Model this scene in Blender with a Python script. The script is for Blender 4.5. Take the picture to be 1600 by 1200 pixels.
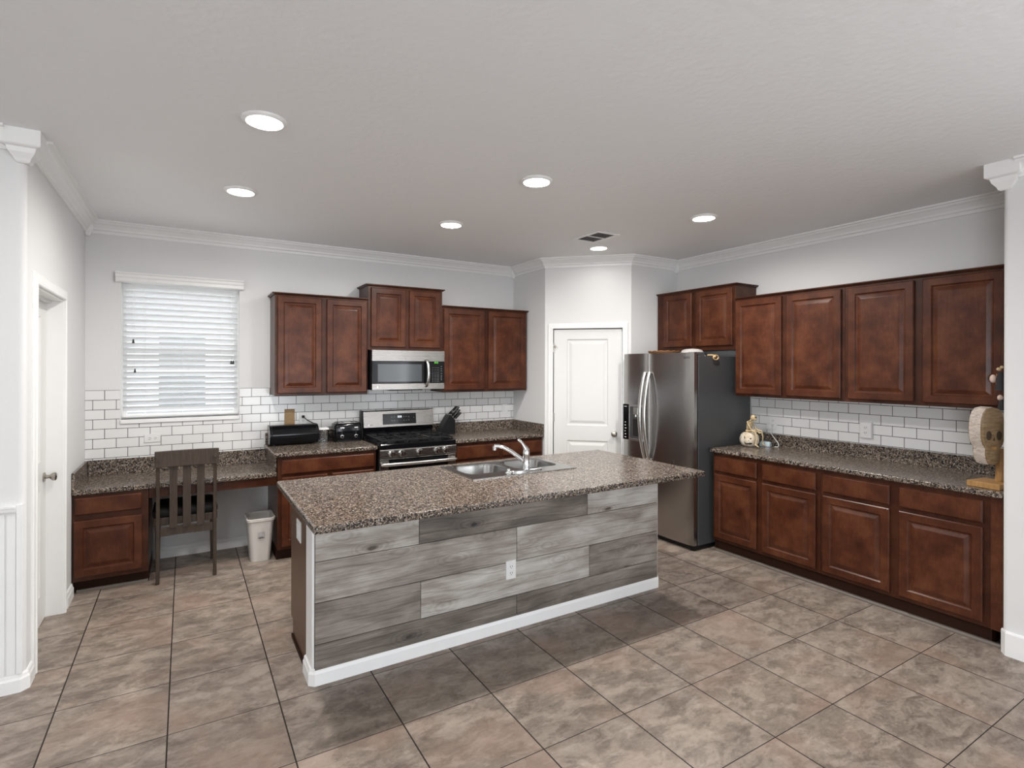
import bpy, bmesh, math, random
from mathutils import Vector, Matrix
random.seed(7)
PI = math.pi
for o in list(bpy.data.objects):
    bpy.data.objects.remove(o)
SC = bpy.context.scene
COL = SC.collection

# ------------------------------------------------------------------ camera
cd = bpy.data.cameras.new('camera'); cam = bpy.data.objects.new('camera', cd); COL.objects.link(cam)
cd.sensor_width = 36.0; cd.lens = 842.3 / 1600 * 36; cd.shift_x = 7.1 / 1600; cd.shift_y = -25.4 / 1600
cd.clip_start = 0.05
cam.matrix_world = (Matrix.Translation((0, 0, 1.626)) @ Matrix.Rotation(-math.radians(30.91), 4, 'Z')
                    @ Matrix.Rotation(PI / 2, 4, 'X') @ Matrix.Rotation(0.00267, 4, 'Z'))
SC.camera = cam
# ------------------------------------------------------------------ world, exposure
w = bpy.data.worlds.new('sky'); SC.world = w; w.use_nodes = True
bg = w.node_tree.nodes['Background']; bg.inputs[0].default_value = (0.92, 0.96, 1.0, 1); bg.inputs[1].default_value = 3.5
SC.view_settings.view_transform = 'Standard'; SC.view_settings.look = 'None'
SC.view_settings.exposure = 0.40; SC.view_settings.gamma = 1.0
SC.view_settings.use_curve_mapping = False
CAN_W = 19.0


def area(name, loc, rot, sx, sy, power, color=(1, 1, 1), shape='RECTANGLE', spread=PI):
    l = bpy.data.lights.new(name, 'AREA'); l.shape = shape; l.size = sx
    if shape == 'RECTANGLE': l.size_y = sy
    l.energy = power; l.color = color; l.spread = spread
    o = bpy.data.objects.new(name, l); COL.objects.link(o); o.location = loc; o.rotation_euler = rot
    return o


# fill lamps added at unseen openings behind the camera, tinted like daylight
area('fill_rear', (1.9, -4.62, 1.25), (PI / 2, 0, 0), 1.3, 2.1, 30, (0.86, 0.93, 1.0))
area('fill_left', (-4.42, -2.7, 1.3), (PI / 2, 0, -PI / 2), 2.4, 1.9, 120, (0.88, 0.94, 1.0))
area('fill_side', (4.95, -2.1, 1.2), (PI / 2, 0, PI / 2), 2.8, 2.1, 85, (0.88, 0.94, 1.0))


# ------------------------------------------------------------------ node helper
class G:
    def __init__(s, name):
        s.m = bpy.data.materials.new(name); s.m.use_nodes = True; s.nt = s.m.node_tree
        s.p = s.nt.nodes['Principled BSDF']; s.out = s.nt.nodes['Material Output']

    def put(s, sock, v):
        if isinstance(v, bpy.types.NodeSocket): s.nt.links.new(v, sock)
        elif v is not None:
            if sock.type == 'RGBA' and len(v) == 3: v = (*v, 1)
            sock.default_value = v

    def n(s, typ, ins=None, **attrs):
        nd = s.nt.nodes.new('ShaderNode' + typ)
        for k, v in attrs.items(): setattr(nd, k, v)
        for k, v in (ins or {}).items(): s.put(nd.inputs[k], v)
        return nd

    def math(s, op, a, b=None, c=None):
        nd = s.nt.nodes.new('ShaderNodeMath'); nd.operation = op
        for i, v in enumerate((a, b, c)):
            if v is not None: s.put(nd.inputs[i], v)
        return nd.outputs[0]

    def mix(s, f, a, b, blend='MIX'):
        nd = s.nt.nodes.new('ShaderNodeMix'); nd.data_type = 'RGBA'; nd.blend_type = blend
        s.put(nd.inputs[0], f); s.put(nd.inputs[6], a); s.put(nd.inputs[7], b)
        return nd.outputs[2]

    def obj(s): return s.n('TexCoord').outputs['Object']

    def mapv(s, vec, loc=(0, 0, 0), rot=(0, 0, 0), sc=(1, 1, 1)):
        return s.n('Mapping', {'Vector': vec, 'Location': loc, 'Rotation': rot, 'Scale': sc}).outputs[0]

    def noise(s, vec, scale, detail=3, rough=0.5, dist=0.0):
        return s.n('TexNoise', {'Vector': vec, 'Scale': scale, 'Detail': detail, 'Roughness': rough, 'Distortion': dist}).outputs[0]

    def ramp(s, f, stops, interp='LINEAR'):
        nd = s.n('ValToRGB', {'Fac': f}); cr = nd.color_ramp; cr.interpolation = interp
        while len(cr.elements) < len(stops): cr.elements.new(0.5)
        for e, (p, c) in zip(cr.elements, stops):
            e.position = p; e.color = (*c, 1) if len(c) == 3 else c
        return nd.outputs[0]

    def bump(s, h, strength=0.2, dist=0.01):
        nd = s.n('Bump', {'Height': h, 'Strength': strength, 'Distance': dist}); s.put(s.p.inputs['Normal'], nd.outputs[0])

    def set(s, **k):
        names = dict(color='Base Color', rough='Roughness', metal='Metallic', spec='Specular IOR Level', coat='Coat Weight',
                     coat_rough='Coat Roughness', trans='Transmission Weight', ior='IOR', emit='Emission Color',
                     emit_s='Emission Strength', alpha='Alpha', aniso='Anisotropic', sheen='Sheen Weight')
        for a, v in k.items(): s.put(s.p.inputs[names[a]], v)
        return s.m


def flat(name, color, rough=0.5, metal=0.0, var=0.0, vscale=30, bump=0.0, **k):
    g = G(name)
    c = color
    if var or bump:
        nz = g.noise(g.obj(), vscale, 4)
        if var:
            c = g.mix(nz, tuple(max(0, x * (1 - var)) for x in color), tuple(min(1, x * (1 + var)) for x in color))
        if bump: g.bump(nz, bump, 0.003)
    return g.set(color=c, rough=rough, metal=metal, **k)


MT = {}
def paint(name, color, rough, scale, strength):
    g = G(name); v = g.obj()
    h = g.math('ADD', g.noise(v, scale, 3), g.noise(v, scale * 0.25, 2))
    g.bump(h, strength, 0.004)
    return g.set(color=color, rough=rough)
MT['wall'] = paint('wall_paint', (0.74, 0.735, 0.73), 0.55, 90, 0.10)
MT['ceiling'] = paint('ceiling_paint', (0.85, 0.855, 0.86), 0.7, 30, 0.5)
MT['trim'] = flat('white_trim_paint', (0.84, 0.835, 0.825), 0.35, var=0.02, vscale=8)
MT['door'] = flat('white_door_paint', (0.72, 0.715, 0.70), 0.38, var=0.02, vscale=10)


def cherry(name, k=1.0):
    g = G(name); v = g.obj()
    blot = g.noise(v, 7.0, 4, 0.6)
    grain = g.noise(g.mapv(v, sc=(60, 60, 5)), 3.0, 5, 0.65, 0.4)
    f = g.math('ADD', g.math('MULTIPLY', blot, 0.75), g.math('MULTIPLY', grain, 0.35))
    c = g.ramp(f, [(0.30, (0.034 * k, 0.0095 * k, 0.0048 * k)), (0.52, (0.085 * k, 0.024 * k, 0.0105 * k)), (0.78, (0.165 * k, 0.056 * k, 0.024 * k))])
    g.bump(grain, 0.03, 0.002)
    return g.set(color=c, rough=0.31, spec=0.27)
MT['cherry'] = cherry('cherry_wood', 0.80)
MT['cherry_dark'] = cherry('cherry_frame_wood', 0.56)
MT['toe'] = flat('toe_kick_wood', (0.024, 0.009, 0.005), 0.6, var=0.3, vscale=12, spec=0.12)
MT['brown_panel'] = flat('brown_side_panel', (0.105, 0.052, 0.027), 0.35, var=0.12, vscale=5)


def granite(name):
    g = G(name); v = g.obj()
    wv = g.n('VectorMath', {0: v, 1: g.n('VectorMath', {0: g.n('TexNoise', {'Vector': v, 'Scale': 130, 'Detail': 2}).outputs[1], 1: (0.011, 0.011, 0.011)}, operation='MULTIPLY').outputs[0]}, operation='ADD').outputs[0]
    vo = g.n('TexVoronoi', {'Vector': wv, 'Scale': 185}); r = g.n('SeparateColor', {0: vo.outputs['Color']}).outputs[0]
    r = g.math('ADD', g.math('MULTIPLY', r, 0.72), g.math('MULTIPLY', g.noise(v, 75, 3), 0.30))
    c = g.ramp(r, [(0.0, (0.006, 0.006, 0.006)), (0.33, (0.028, 0.022, 0.019)), (0.45, (0.12, 0.092, 0.073)),
                   (0.58, (0.225, 0.162, 0.118)), (0.72, (0.195, 0.172, 0.152)), (0.80, (0.40, 0.345, 0.295))], 'CONSTANT')
    return g.set(color=c, rough=0.22, spec=0.36)
MT['granite'] = granite('speckled_laminate')


def floor_mat():
    g = G('floor_tile'); v = g.obj(); sep = g.n('SeparateXYZ', {0: v})
    T = 0.46
    tx = g.math('DIVIDE', g.math('ADD', sep.outputs[0], 0.522 + 20 * T), T)
    ty = g.math('DIVIDE', g.math('ADD', sep.outputs[1], -2.81 + 40 * T), T)
    ix, iy = g.math('FLOOR', tx), g.math('FLOOR', ty)
    fx, fy = g.math('FRACT', tx), g.math('FRACT', ty)
    dx = g.math('MINIMUM', fx, g.math('SUBTRACT', 1.0, fx)); dy = g.math('MINIMUM', fy, g.math('SUBTRACT', 1.0, fy))
    gr = g.math('MAXIMUM', g.math('LESS_THAN', dx, 0.0066), g.math('LESS_THAN', dy, 0.0046))
    wn = g.n('TexWhiteNoise', {'Vector': g.n('CombineXYZ', {0: ix, 1: iy, 2: 0.0}).outputs[0]})
    off = g.n('VectorMath', {0: wn.outputs['Color'], 1: (17, 23, 11)}, operation='MULTIPLY').outputs[0]
    p = g.n('VectorMath', {0: v, 1: off}, operation='ADD').outputs[0]
    streak = g.noise(g.mapv(p, sc=(1.0, 1.9, 1.0), rot=(0, 0, 0.12)), 6.5, 9, 0.64, 0.7)
    fine = g.noise(g.mapv(p, sc=(1.0, 1.7, 1.0)), 34, 8, 0.72, 0.5)
    patch = g.n('MapRange', {0: g.noise(g.mapv(p, sc=(1.0, 1.6, 1.0)), 6.0, 10, 0.68, 0.5), 1: 0.47, 2: 0.56, 3: 0.0, 4: 1.0}, interpolation_type='SMOOTHSTEP').outputs[0]
    pits = g.n('MapRange', {0: g.noise(p, 85, 4, 0.6), 1: 0.66, 2: 0.74, 3: 0.0, 4: 1.0}).outputs[0]
    f = g.math('ADD', g.math('MULTIPLY', streak, 0.52), g.math('ADD', g.math('MULTIPLY', fine, 0.30), g.math('MULTIPLY', patch, 0.10)))
    f = g.math('ADD', f, g.math('MULTIPLY', g.math('SUBTRACT', wn.outputs['Value'], 0.5), 0.05))
    c = g.ramp(f, [(0.32, (0.138, 0.108, 0.086)), (0.42, (0.225, 0.181, 0.147)), (0.51, (0.300, 0.245, 0.202)), (0.64, (0.40, 0.335, 0.282))])
    tint = g.n('MapRange', {0: g.noise(p, 2.2, 3), 1: 0.5, 2: 0.68, 3: 0.0, 4: 0.5}).outputs[0]
    c = g.mix(tint, c, (0.33, 0.225, 0.175))
    c = g.mix(g.math('MULTIPLY', pits, 0.55), c, (0.09, 0.065, 0.05))
    c = g.mix(gr, c, (0.016, 0.010, 0.007))
    h = g.math('SUBTRACT', g.math('MULTIPLY', fine, 0.25), gr)
    g.bump(h, 0.25, 0.002)
    return g.set(color=c, rough=g.math('ADD', 0.40, g.math('MULTIPLY', gr, 0.4)), spec=0.4)
MT['floor'] = floor_mat()


def subway(name, rot, locx, locz, bw=0.1545):
    g = G(name); v = g.obj()
    sep = g.n('SeparateXYZ', {0: v})
    u = sep.outputs[0] if rot == 0 else sep.outputs[1]
    cv = g.n('CombineXYZ', {0: g.math('ADD', u, locx), 1: g.math('ADD', sep.outputs[2], locz), 2: 0.0}).outputs[0]
    b = g.n('TexBrick', {'Vector': cv, 'Color1': (0.77, 0.765, 0.755, 1), 'Color2': (0.80, 0.795, 0.785, 1), 'Mortar': (0.03, 0.029, 0.028, 1),
                         'Scale': 1.0, 'Mortar Size': 0.0021, 'Mortar Smooth': 0.0, 'Bias': 0.0, 'Brick Width': bw, 'Row Height': 0.0785})
    b.offset = 0.5; b.offset_frequency = 2; b.squash = 1.0
    h = g.math('SUBTRACT', 1.0, b.outputs[1])
    g.bump(h, 0.5, 0.0015)
    return g.set(color=b.outputs[0], rough=g.math('ADD', 0.14, g.math('MULTIPLY', b.outputs[1], 0.6)))
MT['tile_back'] = subway('subway_tile_back', 0, 0.634 + 10 * 0.1545 + 0.07725, -1.433 + 40 * 0.0785)
MT['tile_right'] = subway('subway_tile_right', 1, -1.555 + 20 * 0.160, -1.262 + 41 * 0.0785, 0.160)


def planks():
    g = G('weathered_planks'); v = g.obj()
    at = g.n('Attribute', attribute_name='tone').outputs['Fac']; sd = g.n('Attribute', attribute_name='seed').outputs['Fac']
    p = g.n('VectorMath', {0: v, 1: g.n('CombineXYZ', {0: g.math('MULTIPLY', sd, 7.3), 1: g.math('MULTIPLY', sd, 3.1), 2: g.math('MULTIPLY', sd, 5.7)}).outputs[0]}, operation='ADD').outputs[0]
    wav = g.n('TexWave', {'Vector': g.mapv(p, sc=(0.22, 1, 1.0)), 'Scale': 5.0, 'Distortion': 9.0, 'Detail': 2.0, 'Detail Scale': 0.9, 'Detail Roughness': 0.5}, bands_direction='Z', wave_profile='SAW').outputs[1]
    wav2 = g.n('MapRange', {0: wav, 1: 0.80, 2: 1.0, 3: 0.0, 4: 1.0}).outputs[0]
    fine = g.noise(g.mapv(p, sc=(5.0, 1, 210)), 1.0, 5, 0.75, 0.2)
    broad = g.noise(g.mapv(p, sc=(1.3, 1, 4.5)), 1.9, 4, 0.55, 0.5)
    f = g.math('ADD', g.math('MULTIPLY', broad, 0.62), g.math('SUBTRACT', g.math('MULTIPLY', fine, 0.46), g.math('MULTIPLY', wav2, 0.09)))
    kn = g.n('TexVoronoi', {'Vector': g.n('VectorMath', {0: g.mapv(p, sc=(2.7, 1, 7.0)), 1: g.n('VectorMath', {0: g.n('TexNoise', {'Vector': p, 'Scale': 9.0}).outputs[1], 1: (0.22, 0, 0.22)}, operation='MULTIPLY').outputs[0]}, operation='ADD').outputs[0], 'Scale': 1.0, 'Randomness': 1.0}).outputs['Distance']
    knot = g.n('MapRange', {0: kn, 1: 0.03, 2: 0.13, 3: 1.0, 4: 0.0}, interpolation_type='SMOOTHSTEP').outputs[0]
    f = g.math('ADD', f, g.math('MULTIPLY', g.math('SUBTRACT', at, 0.56), 0.46))
    f = g.math('SUBTRACT', f, g.math('MULTIPLY', knot, 0.30))
    halo = g.n('MapRange', {0: kn, 1: 0.10, 2: 0.46, 3: 1.0, 4: 0.0}, interpolation_type='SMOOTHSTEP').outputs[0]
    rg_ = g.math('POWER', g.math('ABSOLUTE', g.math('SINE', g.math('MULTIPLY', kn, 36.0))), 3.0)
    f = g.math('SUBTRACT', f, g.math('MULTIPLY', g.math('MULTIPLY', rg_, halo), 0.075))
    c = g.ramp(f, [(0.05, (0.008, 0.007, 0.006)), (0.22, (0.045, 0.037, 0.031)), (0.42, (0.150, 0.126, 0.106)), (0.58, (0.30, 0.265, 0.232)), (0.80, (0.57, 0.55, 0.515))])
    g.bump(fine, 0.10, 0.002)
    return g.set(color=c, rough=0.5)
MT['planks'] = planks()


def steel(name, color, rough, axis):
    g = G(name); v = g.obj()
    sc = [220, 220, 220]; sc[axis] = 2.0
    nz = g.noise(g.mapv(v, sc=tuple(sc)), 1.0, 3, 0.6)
    big = g.noise(v, 2.5, 3)
    r = g.math('ADD', rough - 0.06, g.math('MULTIPLY', g.math('ADD', nz, big), 0.07))
    g.bump(nz, 0.006, 0.001)
    return g.set(color=color, rough=r, metal=1.0)
MT['steel_v'] = steel('fridge_steel', (0.42, 0.41, 0.40), 0.24, 2)
MT['steel_h'] = steel('brushed_steel', (0.37, 0.35, 0.33), 0.26, 0)
MT['steel_sink'] = steel('sink_steel', (0.36, 0.355, 0.345), 0.21, 0)
MT['chrome'] = flat('chrome', (0.72, 0.72, 0.72), 0.10, 1.0)
MT['bolster'] = flat('dark_steel', (0.20, 0.20, 0.20), 0.35, 1.0)
MT['nickel'] = flat('satin_nickel', (0.42, 0.39, 0.35), 0.28, 1.0)
MT['handle'] = flat('pale_steel_handle', (0.66, 0.65, 0.63), 0.27, 1.0)
MT['case'] = flat('fridge_case_grey', (0.052, 0.053, 0.056), 0.40, 0.0, var=0.1, vscale=3)
MT['black'] = flat('black_gloss', (0.005, 0.005, 0.006), 0.10, spec=0.28)
MT['black_m'] = flat('black_satin', (0.008, 0.008, 0.009), 0.36, var=0.2, vscale=20, spec=0.22)
MT['gasket'] = flat('dark_gasket', (0.02, 0.018, 0.018), 0.5, spec=0.2)
MT['iron'] = flat('cast_iron', (0.010, 0.010, 0.011), 0.45, spec=0.3, var=0.3, vscale=60, bump=0.15)
MT['mw_glass'] = flat('microwave_glass', (0.055, 0.062, 0.068), 0.10)
MT['white_p'] = flat('white_plastic', (0.76, 0.755, 0.745), 0.35, var=0.01)
MT['slot'] = flat('dark_slot', (0.012, 0.012, 0.012), 0.6)
MT['chairwood'] = None
g = G('chair_wood'); v = g.obj(); nz = g.noise(g.mapv(v, sc=(40, 40, 4)), 2.0, 5, 0.6)
MT['chairwood'] = g.set(color=g.ramp(nz, [(0.25, (0.030, 0.020, 0.014)), (0.75, (0.070, 0.049, 0.035))]), rough=0.45, spec=0.3)
MT['cushion'] = flat('black_seat_pad', (0.006, 0.005, 0.005), 0.6, spec=0.15, var=0.3, vscale=40, bump=0.1)
MT['bin'] = flat('off_white_plastic', (0.62, 0.585, 0.545), 0.4, var=0.03, vscale=12)
MT['greyprint'] = flat('grey_print', (0.34, 0.33, 0.33), 0.6)
MT['darkprint'] = flat('dark_print', (0.05, 0.05, 0.05), 0.6)
MT['shoe'] = flat('grey_shoe_moulding', (0.135, 0.112, 0.092), 0.5, var=0.15, vscale=9)
g = G('honey_wood'); v = g.obj(); nz = g.noise(g.mapv(v, sc=(30, 30, 5)), 2.5, 5, 0.6, 0.5)
MT['honey'] = g.set(color=g.ramp(nz, [(0.25, (0.25, 0.12, 0.035)), (0.75, (0.50, 0.28, 0.10))]), rough=0.45)
g = G('carved_wood'); v = g.obj(); nz = g.noise(g.mapv(v, sc=(8, 8, 30)), 3.0, 5, 0.6, 0.8)
MT['carved'] = g.set(color=g.ramp(nz, [(0.25, (0.11, 0.065, 0.03)), (0.75, (0.30, 0.20, 0.105))]), rough=0.5)
g = G('pale_split_wood'); v = g.obj(); nz = g.noise(g.mapv(v, sc=(10, 10, 60)), 3.0, 6, 0.7, 0.8)
MT['pale'] = g.set(color=g.ramp(nz, [(0.3, (0.20, 0.14, 0.11)), (0.55, (0.55, 0.48, 0.42)), (0.8, (0.70, 0.64, 0.58))]), rough=0.6)
MT['bone'] = flat('bone_resin', (0.58, 0.44, 0.26), 0.45, var=0.5, vscale=60)
MT['socket'] = flat('dark_carved_wood', (0.045, 0.026, 0.012), 0.6, var=0.4, vscale=50)
g = G('pumpkin_resin'); v = g.obj(); nz = g.noise(v, 25, 4)
MT['pumpkin'] = g.set(color=g.ramp(nz, [(0.25, (0.50, 0.36, 0.22)), (0.6, (0.74, 0.66, 0.54))]), rough=0.4)
MT['orange'] = flat('orange_resin', (0.42, 0.17, 0.04), 0.5)
MT['cork'] = flat('brown_wood_plate', (0.36, 0.225, 0.10), 0.5, var=0.15, vscale=40)
MT['glass'] = G('clear_glass').set(color=(0.95, 0.96, 0.96), rough=0.03, trans=1.0, ior=1.45)
MT['pane'] = G('window_glass').set(color=(0.97, 0.99, 0.99), rough=0.0, trans=1.0, ior=1.02)
MT['paleblue'] = flat('pale_blue_plastic', (0.50, 0.60, 0.66), 0.35)
MT['green'] = flat('green_digits', (0.02, 0.10, 0.01), 0.4, emit=(0.15, 0.9, 0.05), emit_s=1.2)
MT['digits'] = flat('white_digits', (0.7, 0.7, 0.7), 0.4, emit=(0.9, 0.95, 1.0), emit_s=0.9)
MT['keys'] = flat('grey_key_print', (0.24, 0.25, 0.25), 0.5)
MT['logo'] = flat('dark_logo', (0.05, 0.05, 0.055), 0.4)
MT['pale_logo'] = flat('pale_logo', (0.75, 0.75, 0.74), 0.35)
MT['lamp'] = flat('lit_lens', (0.9, 0.9, 0.9), 0.4, emit=(1.0, 0.97, 0.92), emit_s=9.0)
MT['siding'] = flat('pale_stucco', (0.30, 0.30, 0.29), 0.8, var=0.05, vscale=4)
MT['ground'] = flat('pale_concrete', (0.74, 0.73, 0.71), 0.9, var=0.08, vscale=2)
MT['dark_glass'] = flat('dim_pane', (0.16, 0.18, 0.18), 0.2)
MT['dome'] = flat('dull_white_plastic', (0.42, 0.40, 0.385), 0.3, var=0.1, vscale=20)
MT['wicker'] = flat('brown_wicker', (0.22, 0.10, 0.035), 0.6, var=0.4, vscale=90, bump=0.3)
MT['rope'] = flat('beige_rope', (0.52, 0.34, 0.17), 0.6, var=0.2, vscale=120)
MT['cloth'] = flat('black_cloth', (0.010, 0.009, 0.011), 0.7, var=0.3, vscale=60)
MT['face'] = flat('pale_face', (0.66, 0.50, 0.42), 0.5)
g = G('blind_slat'); tb = g.n('BsdfTranslucent', {'Color': (0.90, 0.91, 0.92, 1)})
mx = g.n('MixShader', {0: 0.40}); g.set(color=(0.88, 0.88, 0.88), rough=0.4)
g.nt.links.new(g.p.outputs[0], mx.inputs[1]); g.nt.links.new(tb.outputs[0], mx.inputs[2]); g.nt.links.new(mx.outputs[0], g.out.inputs[0])
MT['slat'] = g.m


# ------------------------------------------------------------------ mesh helper
def arc(cx, cy, r, a0, a1, n):
    return [(cx + r * math.cos(a0 + (a1 - a0) * i / n), cy + r * math.sin(a0 + (a1 - a0) * i / n)) for i in range(n + 1)]


def rrect(x0, x1, y0, y1, r, n=5):
    return (arc(x1 - r, y0 + r, r, -PI / 2, 0, n) + arc(x1 - r, y1 - r, r, 0, PI / 2, n)
            + arc(x0 + r, y1 - r, r, PI / 2, PI, n) + arc(x0 + r, y0 + r, r, PI, 1.5 * PI, n))


class M:
    def __init__(s): s.v = []; s.f = []

    def add(s, vs, fs):
        b = len(s.v); s.v += [tuple(x) for x in vs]; s.f += [tuple(b + i for i in f) for f in fs]; return s

    def box(s, x0, x1, y0, y1, z0, z1):
        vs = [(x, y, z) for z in (z0, z1) for y in (y0, y1) for x in (x0, x1)]
        return s.add(vs, [(0, 2, 3, 1), (4, 5, 7, 6), (0, 1, 5, 4), (2, 6, 7, 3), (0, 4, 6, 2), (1, 3, 7, 5)])

    def loft(s, rings, cap=True, closed=True):
        n = len(rings[0]); vs = [p for r in rings for p in r]; fs = []
        for k in range(len(rings) - 1):
            for i in range(n if closed else n - 1):
                j = (i + 1) % n
                fs.append((k * n + i, k * n + j, (k + 1) * n + j, (k + 1) * n + i))
        if cap: fs += [tuple(range(n - 1, -1, -1)), tuple(range((len(rings) - 1) * n, len(rings) * n))]
        return s.add(vs, fs)

    def prism(s, poly, z0, z1): return s.loft([[(x, y, z) for x, y in poly] for z in (z0, z1)])

    def extr(s, poly, axis, a, b):
        def P(p, t):
            return (t, p[0], p[1]) if axis == 'x' else ((p[0], t, p[1]) if axis == 'y' else (p[0], p[1], t))
        return s.loft([[P(p, t) for p in poly] for t in (a, b)])

    def cyl(s, p0, p1, r0, r1=None, n=20):
        return s.tube([p0, p1], [r0, r0 if r1 is None else r1], n)

    def tube(s, path, r, n=10, flat=1.0, up=None):
        P = [Vector(p) for p in path]; rad = r if isinstance(r, (list, tuple)) else [r] * len(P)
        rings = []; prev = None
        for i, p in enumerate(P):
            t = (P[min(i + 1, len(P) - 1)] - P[max(i - 1, 0)]).normalized()
            if prev is None:
                ref = Vector(up) if up else (Vector((0, 0, 1)) if abs(t.z) < 0.9 else Vector((1, 0, 0)))
                a = (ref - t * ref.dot(t)).normalized()
            else:
                a = (prev - t * prev.dot(t)).normalized()
            prev = a; b = t.cross(a)
            rings.append([tuple(p + (a * math.cos(2 * PI * k / n) + b * math.sin(2 * PI * k / n) * flat) * rad[i]) for k in range(n)])
        return s.loft(rings)

    def lathe(s, prof, c=(0, 0, 0), n=28, axis='z', rib=None, loop=False):
        rings = []
        for r, h in prof:
            ring = []
            for k in range(n):
                a = 2 * PI * k / n; q = r * (1 + (rib[0] * abs(math.sin(rib[1] * a / 2)) - rib[0] if rib else 0))
                x, y = q * math.cos(a), q * math.sin(a)
                p = (x, y, h) if axis == 'z' else ((x, h, y) if axis == 'y' else (h, x, y))
                ring.append(tuple(p[i] + c[i] for i in range(3)))
            rings.append(ring)
        if loop: rings.append(rings[0])
        return s.loft(rings, cap=not loop)

    def ball(s, c, rx, ry=None, rz=None, n=16, m=10):
        ry = ry or rx; rz = rz or rx
        rings = [[(c[0] + rx * math.sin(PI * (k + .02) / (m + .04)) * math.cos(2 * PI * i / n), c[1] + ry * math.sin(PI * (k + .02) / (m + .04)) * math.sin(2 * PI * i / n),
                   c[2] - rz * math.cos(PI * (k + .02) / (m + .04))) for i in range(n)] for k in range(m + 1)]
        return s.loft(rings)

    def nested(s, x0, x1, z0, z1, prof, y=0.0):
        """panel seen from -y: prof = (inset, height towards -y)"""
        rings = [[(x0 + d, y - h, z0 + d), (x1 - d, y - h, z0 + d), (x1 - d, y - h, z1 - d), (x0 + d, y - h, z1 - d)] for d, h in prof]
        return s.loft(rings)

    def sweep(s, path, prof, closed=False):
        """prof (out, z); out is to the right of the path direction"""
        P = [Vector((p[0], p[1])) for p in path]; n = len(P); rings = []
        for i in range(n):
            ds = []
            if i > 0 or closed: ds.append((P[i] - P[i - 1]).normalized())
            if i < n - 1 or closed: ds.append((P[(i + 1) % n] - P[i]).normalized())
            ns = [Vector((d.y, -d.x)) for d in ds]
            m = sum(ns, Vector((0, 0))).normalized(); m = m / max(0.2, m.dot(ns[0]))
            rings.append([(P[i].x + m.x * o, P[i].y + m.y * o, z) for o, z in prof])
        if closed: rings.append(rings[0])
        return s.loft(rings, cap=not closed)

    def xf(s, mat):
        s.v = [tuple(mat @ Vector(p)) for p in s.v]; return s


def link(name, me, parent=None):
    o = bpy.data.objects.new(name, me); COL.objects.link(o)
    if parent: o.parent = parent
    return o


def obj(name, m, mat, parent=None, bevel=0.0, smooth=0, label=None, seg=2):
    me = bpy.data.meshes.new(name); me.from_pydata(m.v, [], m.f); me.update()
    bm = bmesh.new(); bm.from_mesh(me); bmesh.ops.recalc_face_normals(bm, faces=bm.faces); bm.to_mesh(me); bm.free()
    me.materials.append(MT[mat])
    if smooth or bevel:
        me.shade_smooth(); me.set_sharp_from_angle(angle=math.radians(smooth or 30))
    o = link(name, me, parent)
    if bevel:
        b = o.modifiers.new('bevel', 'BEVEL'); b.width = bevel; b.segments = seg; b.limit_method = 'ANGLE'; b.angle_limit = math.radians(40); b.harden_normals = True
    if label: o['label'] = label
    return o


def thing(name, label, cat, loc=(0, 0, 0), rotz=0.0, group=None):
    o = bpy.data.objects.new(name, None); COL.objects.link(o); o.empty_display_size = 0.1
    o.location = loc; o.rotation_euler = (0, 0, rotz)
    o['label'] = label; o['category'] = cat
    if group: o['group'] = group
    return o


def tag(o, label, cat, group=None):
    o['label'] = label; o['category'] = cat
    if group: o['group'] = group
    return o


def struct(name, m=None, mat=None, parent=None, loc=None, rotz=0.0, **k):
    if m is None:
        o = bpy.data.objects.new(name, None); COL.objects.link(o); o.location = loc or (0, 0, 0); o.rotation_euler = (0, 0, rotz)
    else:
        o = obj(name, m, mat, parent, **k)
    o['kind'] = 'structure'
    return o


def text(name, s, size, mat, parent, matrix):
    cu = bpy.data.curves.new(name, 'FONT'); cu.body = s; cu.size = size; cu.extrude = size * 0.02; cu.align_x = 'CENTER'; cu.align_y = 'CENTER'
    t = bpy.data.objects.new(name + '_tmp', cu); COL.objects.link(t)
    me = bpy.data.meshes.new_from_object(t.evaluated_get(bpy.context.evaluated_depsgraph_get()))
    bpy.data.objects.remove(t); bpy.data.curves.remove(cu)
    me.transform(matrix); me.materials.clear(); me.materials.append(MT[mat]); me.name = name
    return link(name, me, parent)


FRONT = Matrix.Rotation(PI / 2, 4, 'X')        # text lying in xz, read from -y
# ------------------------------------------------------------------ levels
YB, XR, XL, XS, ZC = 5.442, 4.677, -0.685, 3.339, 2.80
CT = 0.914
ROT_R = -PI / 2                                 # furniture on the right wall faces -x

# ------------------------------------------------------------------ the room
struct('floor', M().box(-4.3, 4.8, -4.6, 5.56, -0.08, 0.0), 'floor')
struct('ceiling', M().box(-4.3, 4.8, -4.6, 5.56, ZC, ZC + 0.08), 'ceiling')
WX0, WX1, WZ0, WZ1 = -0.45, 0.422, 1.19, 2.345
struct('wall_back', M().box(XL - 0.12, WX0, YB, YB + 0.11, 0, ZC).box(WX1, XS + 0.1, YB, YB + 0.11, 0, ZC)
       .box(WX0, WX1, YB, YB + 0.11, 0, WZ0).box(WX0, WX1, YB, YB + 0.11, WZ1, ZC), 'wall')
DY0, DY1, DZ = 3.754, 4.549, 2.062
YF = 3.571
struct('wall_left', M().prism([(XL, YF + 0.03), (XL, DY0), (XL - 0.12, DY0), (XL - 0.12, YF + 0.03)], 0, ZC)
       .box(XL - 0.12, XL, DY1, YB, 0, ZC).box(XL - 0.12, XL, DY0, DY1, DZ, ZC), 'wall')
struct('wall_left_front', M().prism([(-4.3, YF)] + arc(XL - 0.03, YF + 0.03, 0.03, -PI / 2, 0, 6) + [(XL, YF + 0.031), (XL - 0.12, YF + 0.12), (-4.3, YF + 0.12)], 0, ZC), 'wall', smooth=40)
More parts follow.
